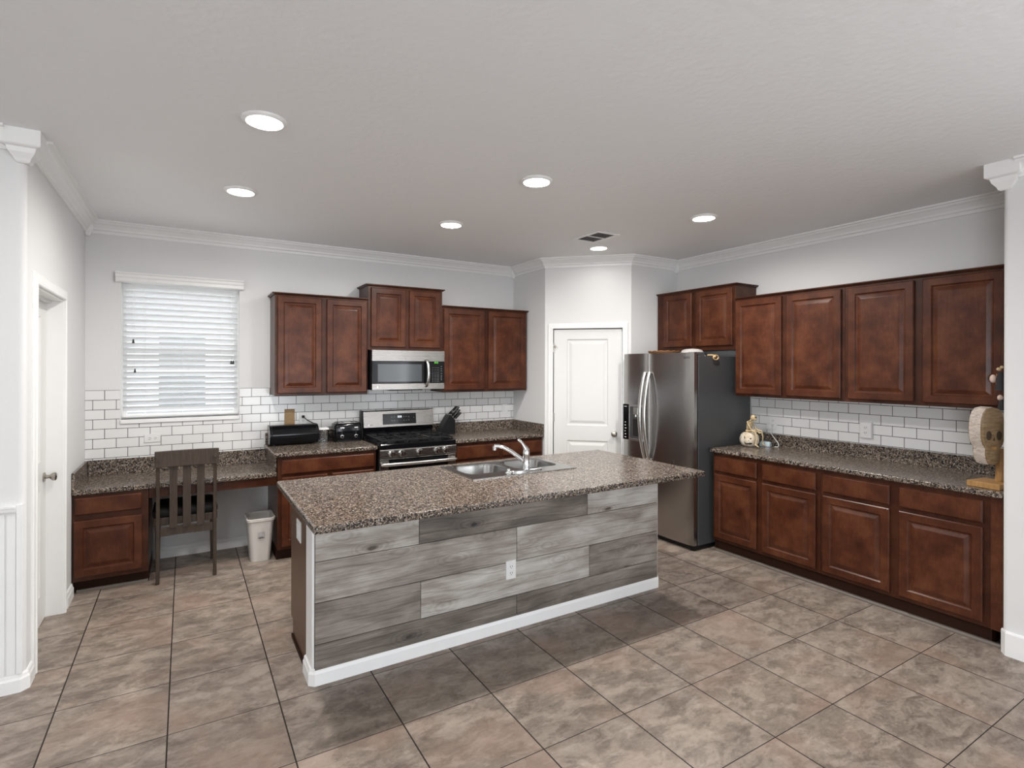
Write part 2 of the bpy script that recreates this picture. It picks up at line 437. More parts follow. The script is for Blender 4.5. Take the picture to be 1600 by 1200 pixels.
struct('wall_pantry_left', M().box(XS, XS + 0.1, 4.79, YB, 0, ZC), 'wall')
DA = (XS, 4.79); DL = 0.908; DROT = math.atan2(4.162 - 4.79, 3.995 - XS)
pd = struct('wall_pantry_diagonal', M().box(0, 0.090, 0, 0.1, 0, ZC).box(0.820, DL, 0, 0.1, 0, ZC).box(0.090, 0.820, 0, 0.1, 2.045, ZC), 'wall')
pd.location = (*DA, 0); pd.rotation_euler = (0, 0, DROT)
struct('wall_pantry_right', M().box(3.995, XR + 0.1, 4.162, 4.262, 0, ZC), 'wall')
struct('wall_right', M().box(XR, XR + 0.1, 1.19, 4.262, 0, ZC), 'wall')
SX = 4.012
RO0, RO1 = -3.5, -0.7                          # opening added for fill light in the right front wall, behind the camera
struct('wall_right_front', M().prism([(XR + 0.1, 1.19)] + arc(SX + 0.025, 1.165, 0.025, PI / 2, PI, 6) + [(SX, RO1), (XR + 0.1, RO1)], 0, ZC)
       .box(SX, XR + .1, -4.5, RO0, 0, ZC).box(SX, XR + .1, RO0, RO1, 2.25, ZC).box(SX, XR + .1, RO0, RO1, 0, 0.1), 'wall', smooth=40)
struct('wall_far_left', M().box(-4.3, -4.2, -4.6, -3.9, 0, ZC).box(-4.3, -4.2, -1.5, YF + 0.12, 0, ZC).box(-4.3, -4.2, -3.9, -1.5, 0, 0.3).box(-4.3, -4.2, -3.9, -1.5, 2.3, ZC), 'wall')
f = M()
for y in (-3.9, -2.73, -1.56): f.box(-4.26, -4.2, y, y + 0.06, 0.3, 2.3)
f.box(-4.26, -4.2, -3.9, -1.5, 0.3, 0.36).box(-4.26, -4.2, -3.9, -1.5, 2.24, 2.3)
struct('fill_window_4', f, 'trim')  # frame of an unseen opening, added to bring fill from the left
struct('wall_rear', M().box(-4.2, 1.2, -4.6, -4.5, 0, ZC).box(2.6, SX + .02, -4.6, -4.5, 0, ZC).box(1.2, 2.6, -4.6, -4.5, 2.3, ZC).box(1.2, 2.6, -4.6, -4.5, 0, 0.1), 'wall')
f = M()
for x in (1.2, 1.87, 2.54): f.box(x, x + 0.06, -4.56, -4.50, 0.1, 2.3)
f.box(1.2, 2.6, -4.56, -4.5, 0.1, 0.16).box(1.2, 2.6, -4.56, -4.5, 2.24, 2.3)
struct('fill_window_2', f, 'trim')  # frame of the unseen rear opening, put in for fill light
f = M()
for y in (RO0, -2.13, RO1 - 0.06): f.box(SX + 0.2, SX + 0.26, y, y + 0.06, 0.1, 2.25)
f.box(SX + 0.2, SX + 0.26, RO0, RO1, 0.1, 0.16).box(SX + 0.2, SX + 0.26, RO0, RO1, 2.19, 2.25)
struct('fill_window_3', f, 'trim')  # frame of the unseen right opening, placed to brighten the left wall

# crown moulding and its corner blocks
CROWN = [(0.0, 2.700), (0.012, 2.700), (0.014, 2.722), (0.026, 2.728), (0.030, 2.742), (0.052, 2.766), (0.068, 2.776), (0.072, 2.786), (0.092, 2.788), (0.092, ZC), (0.0, ZC)]
struct('trim_1', M().sweep([(XL, YF + 0.07), (XL, YB), (XS, YB), (XS, 4.79), (3.995, 4.162), (XR, 4.162), (XR, 1.192)], CROWN), 'trim')
struct('trim_2', M().sweep([(-4.2, YF), (XL - 0.07, YF)], CROWN), 'trim')
struct('trim_3', M().sweep([(SX, 1.12), (SX, -4.5)], CROWN), 'trim')


def corner_block(name, cx, cy, r=0.078, h=0.075, drop=0.155, k=1.0):
    def sq(a, z): return [(cx - a, cy - a, z), (cx + a, cy - a, z), (cx + a, cy + a, z), (cx - a, cy + a, z)]
    return struct(name, M().loft([sq(.022 * k, ZC - drop), sq(.030 * k, ZC - drop + .008), sq(.034 * k, ZC - drop + .020), sq(.052 * k, ZC - drop + .045), sq(.058 * k, ZC - h - .012), sq(r - .004, ZC - h - .006), sq(r, ZC - h), sq(r, ZC)]), 'trim')
corner_block('trim_4', XL - 0.012, YF + 0.010, 0.078)
corner_block('trim_5', SX + 0.010, 1.178, 0.078)
for i, (x, y) in enumerate(((XL + .022, YB - .022), (XS - .022, YB - .022), (XR - .022, 4.162 - .022))):
    corner_block('trim_%d' % (6 + i), x, y, 0.040, 0.03, 0.128, 0.55)
# baseboards
BASE = [(0, 0), (0.016, 0), (0.016, 0.062), (0.011, 0.072), (0.009, 0.084), (0.004, 0.092), (0, 0.092)]
struct('baseboard_back', M().sweep([(-0.215, YB), (0.655, YB)], BASE), 'trim')
struct('baseboard_left', M().sweep([(XL, 4.617), (XL, 4.845)], BASE), 'trim')
struct('baseboard_left_front', M().sweep([(-4.2, YF), (XL - 0.022, YF), (XL, YF + 0.022), (XL, DY0 - 0.068)], BASE), 'trim')
BASE_R = [(0, 0), (0.015, 0), (0.015, 0.128), (0.010, 0.138), (0, 0.138)]
struct('baseboard_right_front', M().sweep([(4.045, 1.19), (SX, 1.165), (SX, RO1 + 0.01)], BASE_R), 'trim')
# chair rail and beaded wainscot on the left front wall
r = M().sweep([(-4.2, YF), (XL - 0.034, YF)], [(0, 0.893), (0.012, 0.893), (0.020, 0.905), (0.020, 0.918), (0.026, 0.922), (0.026, 0.932), (0, 0.932)])
struct('trim_9', r, 'trim')
r = M(); x = -4.2
while x < XL - 0.06:
    r.box(x, x + 0.036, YF - 0.009, YF + 0.001, 0.09, 0.895); r.box(x + 0.036, x + 0.042, YF - 0.005, YF + 0.001, 0.09, 0.895); x += 0.042
r.box(XL - 0.034, XL - 0.008, YF - 0.012, YF + 0.004, 0.09, 0.936)
struct('trim_10', r, 'trim', bevel=0.0015)

# ---- doors
def panel(m, x0, x1, z0, z1, y):
    m.nested(x0, x1, z0, z1, [(-0.001, -0.002), (0, 0.0), (0.008, -0.009), (0.020, -0.0095), (0.042, -0.0015), (0.05, -0.001)], y)


def slab(name, w, h, y, th, parent, panels, mat='door'):
    """slab with moulded panels: x 0..w, front at y, back at y+th"""
    m = M(); xs = sorted({0, w} | {a for p in panels for a in p[:2]}); zs = sorted({0, h} | {a for p in panels for a in p[2:]})
    for i in range(len(xs) - 1):
        for k in range(len(zs) - 1):
            c = ((xs[i] + xs[i + 1]) / 2, (zs[k] + zs[k + 1]) / 2)
            if any(p[0] < c[0] < p[1] and p[2] < c[1] < p[3] for p in panels): continue
            m.add([(xs[i], y, zs[k]), (xs[i + 1], y, zs[k]), (xs[i + 1], y, zs[k + 1]), (xs[i], y, zs[k + 1])], [(0, 1, 2, 3)])
    for p in panels:
        x0, x1, z0, z1 = p
        prof = [(0, 0.0), (0.010, -0.010), (0.024, -0.0105), (0.050, -0.0015), (0.056, -0.001)]
        rings = [[(x0 + d, y - h_, z0 + d), (x1 - d, y - h_, z0 + d), (x1 - d, y - h_, z1 - d), (x0 + d, y - h_, z1 - d)] for d, h_ in prof]
        b = len(m.v); m.loft(rings, cap=False); n = len(m.v); m.f.append((n - 4, n - 3, n - 2, n - 1))
    m.add([(0, y, 0), (w, y, 0), (w, y, h), (0, y, h), (0, y + th, 0), (w, y + th, 0), (w, y + th, h), (0, y + th, h)],
          [(4, 7, 6, 5), (0, 4, 5, 1), (2, 6, 7, 3), (0, 3, 7, 4), (1, 5, 6, 2)])
    return obj(name, m, mat, parent)


CASING = [(0, 0), (0, 0.012), (0.006, 0.017), (0.022, 0.017), (0.028, 0.013), (0.060, 0.011), (0.066, 0.006), (0.066, 0)]


def casing(name, x0, x1, h, parent, y=0.0, wd=0.066):
    """three-sided door casing in front of plane y"""
    m = M(); k = wd / 0.066
    rings = []
    for (px, pz, sx, sz) in ((x0, 0, -1, 0), (x0, h, -1, 1), (x1, h, 1, 1), (x1, 0, 1, 0)):
        rings.append([(px + sx * o * k, y - t, pz + sz * o * k) for o, t in CASING])
    return obj(name, m.loft(rings), 'trim', parent)


def knob(parent, x, y, z, out=0.065):
    k = obj('door_knob', M().lathe([(0.003, 0), (0.030, 0), (0.031, -0.006), (0.012, -0.012), (0.0105, -0.030), (0.018, -0.036), (0.026, -0.046), (0.027, -out + 0.006), (0.020, -out), (0.002, -out - 0.002)], (x, y, z), 24, 'y'), 'nickel', parent, smooth=40)
    return k


# left door: local x runs towards -y of the room ... facing +x (rot +90 deg): local x -> +y, local -y -> +x
d1 = struct('door_1', loc=(XL, DY0, 0), rotz=PI / 2)
W1 = DY1 - DY0
s1 = slab('slab', W1 - 0.010, 2.045, 0.0, 0.035, d1, [(0.15, W1 - 0.16, 0.18, 0.84), (0.15, W1 - 0.16, 1.02, 1.93)])
s1.location = (0.005, 0.088, 0.008)
casing('casing', 0, W1, DZ, d1)
obj('jamb', M().box(0, 0.012, 0.0, 0.12, 0, DZ).box(W1 - 0.012 + 0.009, W1 + 0.0, 0, 0.12, 0, DZ).box(0.012, W1 - 0.004, 0, 0.12, DZ - 0.010, DZ).box(0.003, W1 - 0.003, 0.060, 0.086, DZ - 0.024, DZ - 0.010), 'trim', d1)
knob(s1, W1 - 0.072, -0.001, 0.91)
# pantry door in the diagonal wall
d2 = struct('door_2', loc=(*DA, 0), rotz=DROT)
s2 = slab('slab', 0.718, 2.03, 0.012, 0.035, d2, [(0.14, 0.575, 0.16, 0.845), (0.14, 0.575, 1.005, 1.925)])
s2.location = (0.096, 0, 0.008)
casing('casing', 0.090, 0.820, 2.045, d2, wd=0.056)
obj('jamb', M().box(0.0905, 0.0945, 0.0, 0.09, 0, 2.04).box(0.8155, 0.8195, 0.0, 0.09, 0, 2.04).box(0.0945, 0.8155, 0.0, 0.09, 2.0405, 2.0445).box(0.0945, 0.8155, 0.05, 0.09, 2.02, 2.0405), 'gasket', d2)
knob(s2, 0.64, 0.012, 0.925)
for z in (1.84, 1.087, 0.25):
    obj('hinge', M().cyl((-0.003, 0.004, z - 0.045), (-0.003, 0.004, z + 0.045), 0.006, n=12).box(-0.010, 0.010, 0.006, 0.010, z - 0.045, z + 0.045), 'nickel', s2)
obj('safety_latch', M().tube([(0.0, -0.004, 1.80), (0.0, -0.010, 1.835), (0.006, -0.014, 1.856), (0.022, -0.016, 1.862), (0.030, -0.014, 1.85), (0.020, -0.012, 1.838), (0.0, -0.010, 1.842)], 0.004, 8).box(-0.007, 0.006, -0.006, 0.011, 1.79, 1.86), 'nickel', s2)

# ---- window
w1 = struct('window_1', loc=(0, 0, 0))
m = M()
for a, b in ((WX0, WX0 + 0.035), (WX1 - 0.035, WX1)): m.box(a, b, YB + 0.055, YB + 0.10, WZ0, WZ1)
m.box(WX0 + .035, WX1 - .035, YB + 0.055, YB + 0.10, WZ0, WZ0 + 0.035).box(WX0 + .035, WX1 - .035, YB + 0.055, YB + 0.10, WZ1 - 0.035, WZ1).box(WX0 + .035, WX1 - .035, YB + 0.06, YB + 0.095, 1.745, 1.785)
obj('window_frame', m, 'trim', w1)
obj('window_pane', M().box(WX0 + 0.03, WX1 - 0.03, YB + 0.076, YB + 0.080, WZ0 + 0.03, WZ1 - 0.03), 'pane', w1)
obj('window_sill', M().box(WX0 - 0.004, WX1 + 0.004, YB - 0.022, YB + 0.056, WZ0 - 0.034, WZ0), 'trim', w1, bevel=0.004)

bl = thing('window_blind', 'white horizontal slat blind hanging in the kitchen window', 'blind', (-0.014, YB - 0.012, 2.33))
obj('valance', M().extr([(0.022, -0.008), (-0.012, -0.008), (-0.022, 0.0), (-0.020, 0.025), (-0.026, 0.035), (-0.026, 0.055), (-0.034, 0.062), (-0.034, 0.074), (0.004, 0.074), (0.004, 0.01), (0.022, 0.01)], 'x', -0.472, 0.472).xf(Matrix.Translation((0, -0.006, 0))), 'trim', bl)
m = M(); SP = 0.0482; TA = math.radians(52)
zs_ = []
z = -0.04
while z > -1.085: zs_.append(z); z -= SP
for z in zs_:
    c, sn = math.cos(TA), math.sin(TA); hw = 0.025
    poly = []
    for t in (-1, -0.33, 0.33, 1): poly.append((0.034 + t * hw * c * 1.0, z - t * hw * sn + 0.0022 * (1 - t * t)))
    for t in (1, 0.33, -0.33, -1): poly.append((0.034 + t * hw * c - 0.0005, z - t * hw * sn + 0.0022 * (1 - t * t) - 0.0026))
    m.extr(poly, 'x', -0.424, 0.424)
obj('slats', m, 'slat', bl)
obj('bottom_rail', M().box(-0.424, 0.424, 0.014, 0.054, -1.125, -1.108), 'trim', bl, bevel=0.003)
for x in (-0.268, 0.0, 0.29):
    obj('ladder_cord', M().cyl((x, 0.013, -0.01), (x, 0.013, -1.112), 0.0011, n=6), 'white_p', bl)
for x, zl in ((-0.352, -0.475), (-0.340, -0.72), (0.372, -0.645), (0.388, -0.645)):
    p = obj('pull_cord', M().cyl((x, -0.006, -0.005), (x, -0.006, zl), 0.0011, n=6), 'white_p', bl)
    obj('cord_tassel', M().lathe([(0.002, 0), (0.005, -0.002), (0.0055, -0.012), (0.009, -0.030), (0.009, -0.033), (0.002, -0.034)], (x, -0.006, zl), 12), 'slot', p, label='small dark cord tassel')

# ---- tile
def backsplash(name, m, mat, label):
    return tag(obj(name, m, mat), label, 'backsplash')
YT = YB - 0.0006
tb = M().box(XL + 0.001, WX0 - 0.006, YB - 0.008, YT, 0.865, 1.433).box(WX0 - 0.006, WX1 + 0.006, YB - 0.008, YT, 0.865, WZ0 - 0.036)
tb.box(WX1 + 0.006, 0.63, YB - 0.008, YT, 0.865, 1.433).box(0.63, 0.68, YB - 0.008, YT, 1.0, 1.433).box(0.68, XS - 0.001, YB - 0.008, YT, 0.93, 1.369).box(1.512, 2.284, YB - 0.008, YT, 1.369, 1.433)
backsplash('tile_backsplash', tb, 'tile_back', 'white subway tile with dark grout along the window wall')
backsplash('tile_backsplash', M().box(XR - 0.008, XR - 0.0006, 1.194, 3.235, 1.0, 1.369), 'tile_right', 'white subway tile with dark grout behind the long right counter')

# ------------------------------------------------------------------ cabinets
DOORP = [(0, 0), (0, 0.015), (0.005, 0.020), (0.050, 0.020), (0.053, 0.0165), (0.058, 0.010), (0.066, 0.0095), (0.088, 0.0175), (0.094, 0.0185)]
DRAWP = [(0, 0), (0, 0.013), (0.008, 0.020), (0.014, 0.020)]


def cabinet(name, label, loc, rotz, wd, dp, z0, z1, fronts, toe=None, cap=None, group=None, sides=None):
    t = thing(name, label, 'cabinet', loc, rotz, group)
    obj('body', M().box(0, wd, -dp, -0.001, z0, z1), 'cherry_dark', t, bevel=0.002)
    if toe:
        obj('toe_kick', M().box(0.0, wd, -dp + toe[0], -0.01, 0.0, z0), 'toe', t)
    for kind, x0, x1, a, b in fronts:
        m = M().nested(x0, x1, a, b, DOORP if kind == 'door' else DRAWP, -dp)
        obj('door' if kind == 'door' else 'drawer_front', m, 'cherry', t)
    if cap:
        p = [(0, z1), (0.010, z1), (0.014, z1 + 0.006), (0.024, z1 + 0.010), (0.024, z1 + 0.018), (0, z1 + 0.018)]
        if cap == 'lr': path = [(0, 0), (0, -dp), (wd, -dp), (wd, 0)]
        elif cap == 'l': path = [(0, 0), (0, -dp), (wd - .001, -dp)]
        elif cap == 'r': path = [(0.001, -dp), (wd, -dp), (wd, 0)]
        else: path = [(0.001, -dp), (wd - .001, -dp)]
        mm = M().sweep(path, p)                # outside lies to the right of the path
        mm.box(0.001, wd - 0.001, -dp + 0.001, -0.001, z1, z1 + 0.012)
        obj('cornice', mm, 'cherry_dark', t)
    return t


# wall cabinets on the window wall
U = 0.307
cabinet('wall_cabinet', 'two-door cherry wall cabinet above the bread box, left of the microwave', (0.682, YB, 0), 0, 0.826, U, 1.372, 2.270,
        [('door', 0.020, 0.397, 1.392, 2.255), ('door', 0.443, 0.812, 1.392, 2.255)], cap='l')
cabinet('wall_cabinet', 'short raised cherry cabinet directly over the microwave', (1.510, YB, 0), 0, 0.775, U, 1.795, 2.412,
        [('door', 0.028, 0.374, 1.825, 2.395), ('door', 0.414, 0.745, 1.825, 2.395)], cap='lr')
cabinet('wall_cabinet', 'two-door cherry wall cabinet above the knife block, right of the microwave', (2.287, YB, 0), 0, 1.037, U, 1.372, 2.252,
        [('door', 0.014, 0.492, 1.392, 2.238), ('door', 0.540, 1.022, 1.392, 2.238)], cap='r')
# wall cabinets on the right wall
cabinet('wall_cabinet', 'short raised cherry cabinet above the refrigerator', (XR, 4.150, 0), ROT_R, 0.957, U, 1.800, 2.398,
        [('door', 0.095, 0.462, 1.842, 2.382), ('door', 0.515, 0.930, 1.842, 2.382)], cap='r')
cabinet('wall_cabinet', 'pair-door cherry wall cabinet beside the refrigerator on the right wall', (XR, 3.190, 0), ROT_R, 0.960, U, 1.372, 2.258,
        [('door', 0.008, 0.450, 1.395, 2.242), ('door', 0.494, 0.934, 1.395, 2.242)], cap='f')
cabinet('wall_cabinet', 'pair-door cherry wall cabinet at the right end, above the carved skull', (XR, 2.229, 0), ROT_R, 0.950, U, 1.372, 2.258,
        [('door', 0.026, 0.461, 1.395, 2.242), ('door', 0.513, 0.945, 1.395, 2.242)], cap='f')
# base cabinets on the right wall
BD = 0.610
TOE = (0.022,)
cabinet('base_cabinet', 'cherry base cabinet beside the refrigerator with two drawers over two doors', (XR, 3.195, 0), ROT_R, 0.950, BD, 0.100, 0.876,
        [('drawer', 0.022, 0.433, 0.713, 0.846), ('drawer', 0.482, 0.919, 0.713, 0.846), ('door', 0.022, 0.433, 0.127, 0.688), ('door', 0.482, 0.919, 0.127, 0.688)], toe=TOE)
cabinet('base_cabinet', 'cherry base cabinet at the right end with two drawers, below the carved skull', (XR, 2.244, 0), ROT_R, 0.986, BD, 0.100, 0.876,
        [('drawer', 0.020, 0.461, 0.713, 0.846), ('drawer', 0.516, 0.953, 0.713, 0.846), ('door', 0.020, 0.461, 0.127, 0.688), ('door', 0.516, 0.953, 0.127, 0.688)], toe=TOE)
tag(obj('filler_strip', M().box(4.062, 4.10, 1.2005, 1.2565, 0.100, 0.875), 'cherry'), 'narrow cherry filler strip between the last base cabinet and the wall', 'filler strip')
tag(obj('shoe_moulding', M().loft([[(x, y, z) for x, z in ((4.0885, 0.0), (4.068, 0.0), (4.069, 0.010), (4.077, 0.020), (4.0885, 0.022))] for y in (1.215, 3.190)]), 'shoe'),
    'grey quarter-round moulding along the foot of the right base cabinets', 'moulding')
# base cabinets left and right of the range
cabinet('base_cabinet', 'cherry base cabinet left of the range with one wide drawer', (0.666, YB, 0), 0, 0.832, BD, 0.100, 0.876,
        [('drawer', 0.030, 0.811, 0.728, 0.849), ('door', 0.030, 0.400, 0.127, 0.702), ('door', 0.440, 0.811, 0.127, 0.702)], toe=(0.07,))
cabinet('base_cabinet', 'cherry base cabinet right of the range, next to the white pantry door', (2.291, YB, 0), 0, 1.043, BD, 0.100, 0.876,
        [('drawer', 0.014, 0.500, 0.713, 0.846), ('drawer', 0.545, 1.030, 0.713, 0.846), ('door', 0.014, 0.500, 0.127, 0.688), ('door', 0.545, 1.030, 0.127, 0.688)], toe=(0.07,))
# desk cabinet
dk = cabinet('desk_cabinet', 'low cherry desk cabinet with one drawer and one door by the white left door', (XL + 0.003, YB, 0), 0, 0.452, 0.590, 0.095, 0.710,
             [('drawer', 0.018, 0.412, 0.570, 0.690), ('door', 0.012, 0.414, 0.128, 0.528)], toe=(0.062,))
tag(obj('desk_apron', M().box(-0.228, 0.664, YB - 0.585, YB - 0.563, 0.640, 0.710), 'cherry_dark', bevel=0.002), 'cherry rail under the desk top, over the knee space', 'apron')
tag(obj('shoe_moulding', M().loft([[(x, y, z) for y, z in ((4.9135, 0), (4.898, 0), (4.900, 0.010), (4.906, 0.018), (4.9135, 0.02))] for x in (-0.664, -0.235)]), 'shoe'), 'short grey quarter-round moulding at the foot of the desk cabinet', 'moulding')


# ------------------------------------------------------------------ counters
def counter(name, label, x0, x1, y0, y1, top, th, splash, loc=(0, 0, 0), rotz=0.0, bev=0.010):
    """local: x along wall, back at y1, front at y0; splash = list of boxes (x0,x1,y0,y1,z1)"""
    t = thing(name, label, 'countertop', loc, rotz)
    obj('slab', M().box(x0, x1, y0, y1, top - th, top), 'granite', t, bevel=bev, seg=3)
    if splash:
        m = M()
        for a, b, c, d, z in splash: m.box(a, b, c, d, top - 0.002, z)
        obj('upstand', m, 'granite', t, bevel=0.004)
    return t


counter('desk_countertop', 'low speckled brown desk top under the window', XL + 0.002, 0.662, 4.830, YB - 0.001, 0.750, 0.038,
        [(XL + 0.022, 0.662, YB - 0.022, YB - 0.009, 0.872), (XL + 0.002, XL + 0.020, 4.836, YB - 0.009, 0.872), (0.645, 0.662, 4.86, YB - .024, 0.872)])
counter('countertop', 'speckled brown countertop left of the range with the bread box', 0.630, 1.505, 4.797, YB - 0.009, CT, 0.036,
        [(0.640, 1.505, YB - 0.028, YB - 0.009, 1.018)])
counter('countertop', 'speckled brown countertop right of the range with the knife block', 2.288, XS - 0.001, 4.797, YB - 0.009, CT, 0.036,
        [(2.300, XS - 0.022, YB - 0.028, YB - 0.009, 1.018), (XS - 0.020, XS - 0.001, 4.800, YB - 0.009, 1.018)])
counter('countertop', 'long grey-brown speckled countertop along the right wall', 0.0, 2.016, -0.645, -0.009, CT, 0.036,
        [(0.0, 2.016, -0.028, -0.009, 1.022)], (XR, 3.212, 0), ROT_R)

# ------------------------------------------------------------------ island
IX0, IX1, IY = 0.567, 3.022, 2.868
isl = thing('kitchen_island', 'kitchen island base clad in weathered grey planks', 'island', (1.8, 3.2, 0))
L = Matrix.Translation((-1.8, -3.2, 0))
obj('half_wall', M().box(IX0 - 0.008, IX1 + 0.008, IY, 3.03, 0.0, 0.875).xf(L), 'trim', isl, bevel=0.010, seg=3)
rows = [(0.632, 0.862, (1.134, 2.345), (0.78, 0.30, 0.86)), (0.421, 0.632, (1.781,), (0.60, 0.72)), (0.209, 0.421, (1.144, 2.363), (0.40, 0.80, 0.46)), (0.078, 0.209, (1.782,), (0.28, 0.40))]
m = M(); tones = []; seeds = []; sd = 1
for z0, z1, js, ts in rows:
    xs = [IX0 + 0.004] + list(js) + [IX1 - 0.012]
    for i in range(len(xs) - 1):
        m.box(xs[i] + 0.0019, xs[i + 1] - 0.0019, IY - 0.0125, IY, z0 + 0.0019, z1 - 0.0019)
        tones += [ts[i]] * 6; seeds += [sd] * 6; sd += 1.37
m.box(IX0 + 0.004, IX1 - 0.012, IY - 0.0035, IY, 0.078, 0.862); tones += [-1.6] * 6; seeds += [0] * 6
m.xf(L)
pk = obj('plank_cladding', m, 'planks', isl)
for nm, vals in (('tone', tones), ('seed', seeds)):
    at = pk.data.attributes.new(nm, 'FLOAT', 'FACE')
    at.data.foreach_set('value', vals)
obj('cabinet_body', M().box(0.566, 0.584, 3.031, 3.535, 0.10, 0.875).box(2.987, 3.005, 3.031, 3.535, 0.10, 0.875).box(0.584, 2.987, 3.031, 3.043, 0.10, 0.875).box(0.584, 2.987, 3.043, 3.517, 0.10, 0.118).box(0.584, 2.987, 3.517, 3.535, 0.10, 0.13).box(0.584, 2.987, 3.517, 3.535, 0.70, 0.73).box(0.584, 2.987, 3.517, 3.535, 0.845, 0.875).box(0.566, 3.005, 3.031, 3.465, 0.0, 0.0995).xf(L), 'brown_panel', isl, bevel=0.002)
obj('base_moulding', M().sweep([(IX0 - 0.008, 3.028), (IX0 - 0.008, IY + 0.016), (IX0 + 0.010, IY - 0.0005), (IX1 - 0.010, IY - 0.0005), (IX1 + 0.008, IY + 0.016), (IX1 + 0.008, 3.03)],
                               [(0, 0), (0.015, 0), (0.015, 0.060), (0.010, 0.072), (0.008, 0.084), (0, 0.090)]).xf(L), 'trim', isl)
obj('corner_shoe', M().box(0.556, 0.5655, 3.045, 3.460, 0.0, 0.02).xf(L), 'toe', isl)
for i in range(4):
    a = 0.575 + i * 0.607
    mm = M().nested(-(a + 0.585), -(a + 0.02), 0.127, 0.846, DOORP, -3.535 - 0.0).xf(Matrix.Rotation(PI, 4, 'Z'))
    obj('door', mm.xf(L), 'cherry', isl)
# island top with a sink cut-out
def ring_slab(o, h, z0, z1):
    m = M()
    def q(r, z): return [(r[0], r[2], z), (r[1], r[2], z), (r[1], r[3], z), (r[0], r[3], z)]
    vs = q(o, z0) + q(o, z1) + q(h, z0) + q(h, z1); fs = []
    for i in range(4):
        j = (i + 1) % 4
        fs += [(i, j, 4 + j, 4 + i), (8 + j, 8 + i, 12 + i, 12 + j), (4 + i, 4 + j, 12 + j, 12 + i), (j, i, 8 + i, 8 + j)]
    return m.add(vs, fs)
itop = tag(obj('island_countertop', ring_slab((0.494, 3.100, 2.500, 3.625), (1.585, 2.370, 3.050, 3.510), 0.876, CT), 'granite', bevel=0.010, seg=3), 'large speckled brown island top around the double sink', 'countertop')

# sink
sk = thing('kitchen_sink', 'stainless double-bowl sink set into the island top', 'sink', (1.977, 3.28, CT))
LS = Matrix.Translation((-1.977, -3.28, -CT))
b1, b2 = (1.607, 1.958, 3.172, 3.498), (1.998, 2.345, 3.172, 3.498)
def rim():
    m = M(); xs = [1.565, b1[0], b1[1], b2[0], b2[1], 2.388]; ys = [3.030, 3.172, 3.498, 3.530]; z0, z1 = CT + 0.0005, CT + 0.006
    for i in range(5):
        for k in range(3):
            if k == 1 and i in (1, 3): continue
            m.box(xs[i], xs[i + 1], ys[k], ys[k + 1], z0, z1)
    # rounded inner corners of both bowls
    R = 0.07
    for b in (b1, b2):
        for (cx, cy, sx, sy) in ((b[0], b[2], 1, 1), (b[1], b[2], -1, 1), (b[1], b[3], -1, -1), (b[0], b[3], 1, -1)):
            pts = [(cx, cy)] + [(cx + sx * (R - R * math.sin(a)), cy + sy * (R - R * math.cos(a))) for a in [PI / 2 * t / 6 for t in range(7)]]
            m.prism(pts if sx * sy > 0 else pts[::-1], z0, z1)
    return m
obj('rim', rim().xf(LS), 'steel_sink', sk)
def bowl(b, d=0.165):
    m = M(); rings = []
    for ins, z, r in ((0.0, CT + 0.004, 0.07), (0.004, CT - 0.010, 0.07), (0.012, CT - d + 0.03, 0.07), (0.022, CT - d + 0.010, 0.065), (0.045, CT - d, 0.05)):
        rings.append([(x, y, z) for x, y in rrect(b[0] + ins, b[1] - ins, b[2] + ins, b[3] - ins, r, 6)])
    m.loft(rings, cap=False); n = len(rings[0]); k = len(m.v); m.f.append(tuple(range(k - n, k)))
    return m
for b in (b1, b2):
    bo = obj('bowl', bowl(b).xf(LS), 'steel_sink', sk, smooth=50)
    cx, cy = (b[0] + b[1]) / 2 - 1.977, (b[2] + b[3]) / 2 - 3.28
    obj('drain', M().lathe([(0.002, -0.1635), (0.020, -0.1635), (0.030, -0.1610), (0.042, -0.1615), (0.043, -0.1640), (0.002, -0.1642)], (cx, cy, 0), 24), 'chrome', bo, smooth=40)
fz = CT + 0.0065
fa = thing('kitchen_faucet', 'chrome single-lever faucet on the front ledge of the sink', 'faucet', (2.015, 3.112, fz))
obj('deck_plate', M().loft([[(x, y, z) for x, y in rrect(-0.125 + i, 0.125 - i, -0.030 + i, 0.030 - i, 0.029 - i, 6)] for z, i in ((0, 0), (0.006, 0), (0.010, 0.005))]), 'chrome', fa, smooth=40)
obj('faucet_body', M().lathe([(0.002, 0.0105), (0.026, 0.0105), (0.026, 0.018), (0.0225, 0.024), (0.0225, 0.098), (0.024, 0.104), (0.024, 0.128), (0.018, 0.146), (0.002, 0.150)], (0, 0, 0), 28), 'chrome', fa, smooth=40)
sp_ = [(-0.020, 0.012, 0.070), (-0.045, 0.028, 0.093), (-0.085, 0.055, 0.128), (-0.125, 0.085, 0.155), (-0.155, 0.110, 0.166), (-0.178, 0.128, 0.164)]
so = obj('spout', M().tube(sp_, [0.016, 0.0145, 0.0135, 0.013, 0.013, 0.013], 16), 'chrome', fa, smooth=50)
obj('aerator', M().lathe([(0.002, 0.0), (0.014, 0.0), (0.014, 0.030), (0.002, 0.031)], (-0.178, 0.128, 0.136), 18), 'chrome', so, smooth=40)
obj('lever', M().tube([(0.004, 0.0, 0.135), (-0.004, 0.004, 0.155), (-0.022, 0.014, 0.185), (-0.040, 0.024, 0.206), (-0.050, 0.030, 0.212)], [0.021, 0.017, 0.010, 0.0095, 0.007], 14), 'chrome', fa, smooth=50)
sd_ = thing('sink_sprayer', 'small chrome sprayer base on the sink ledge left of the faucet', 'sprayer', (1.865, 3.095, fz))
obj('collar', M().lathe([(0.002, 0), (0.024, 0), (0.023, 0.006), (0.016, 0.012), (0.002, 0.0125)], n=20), 'chrome', sd_, smooth=40)
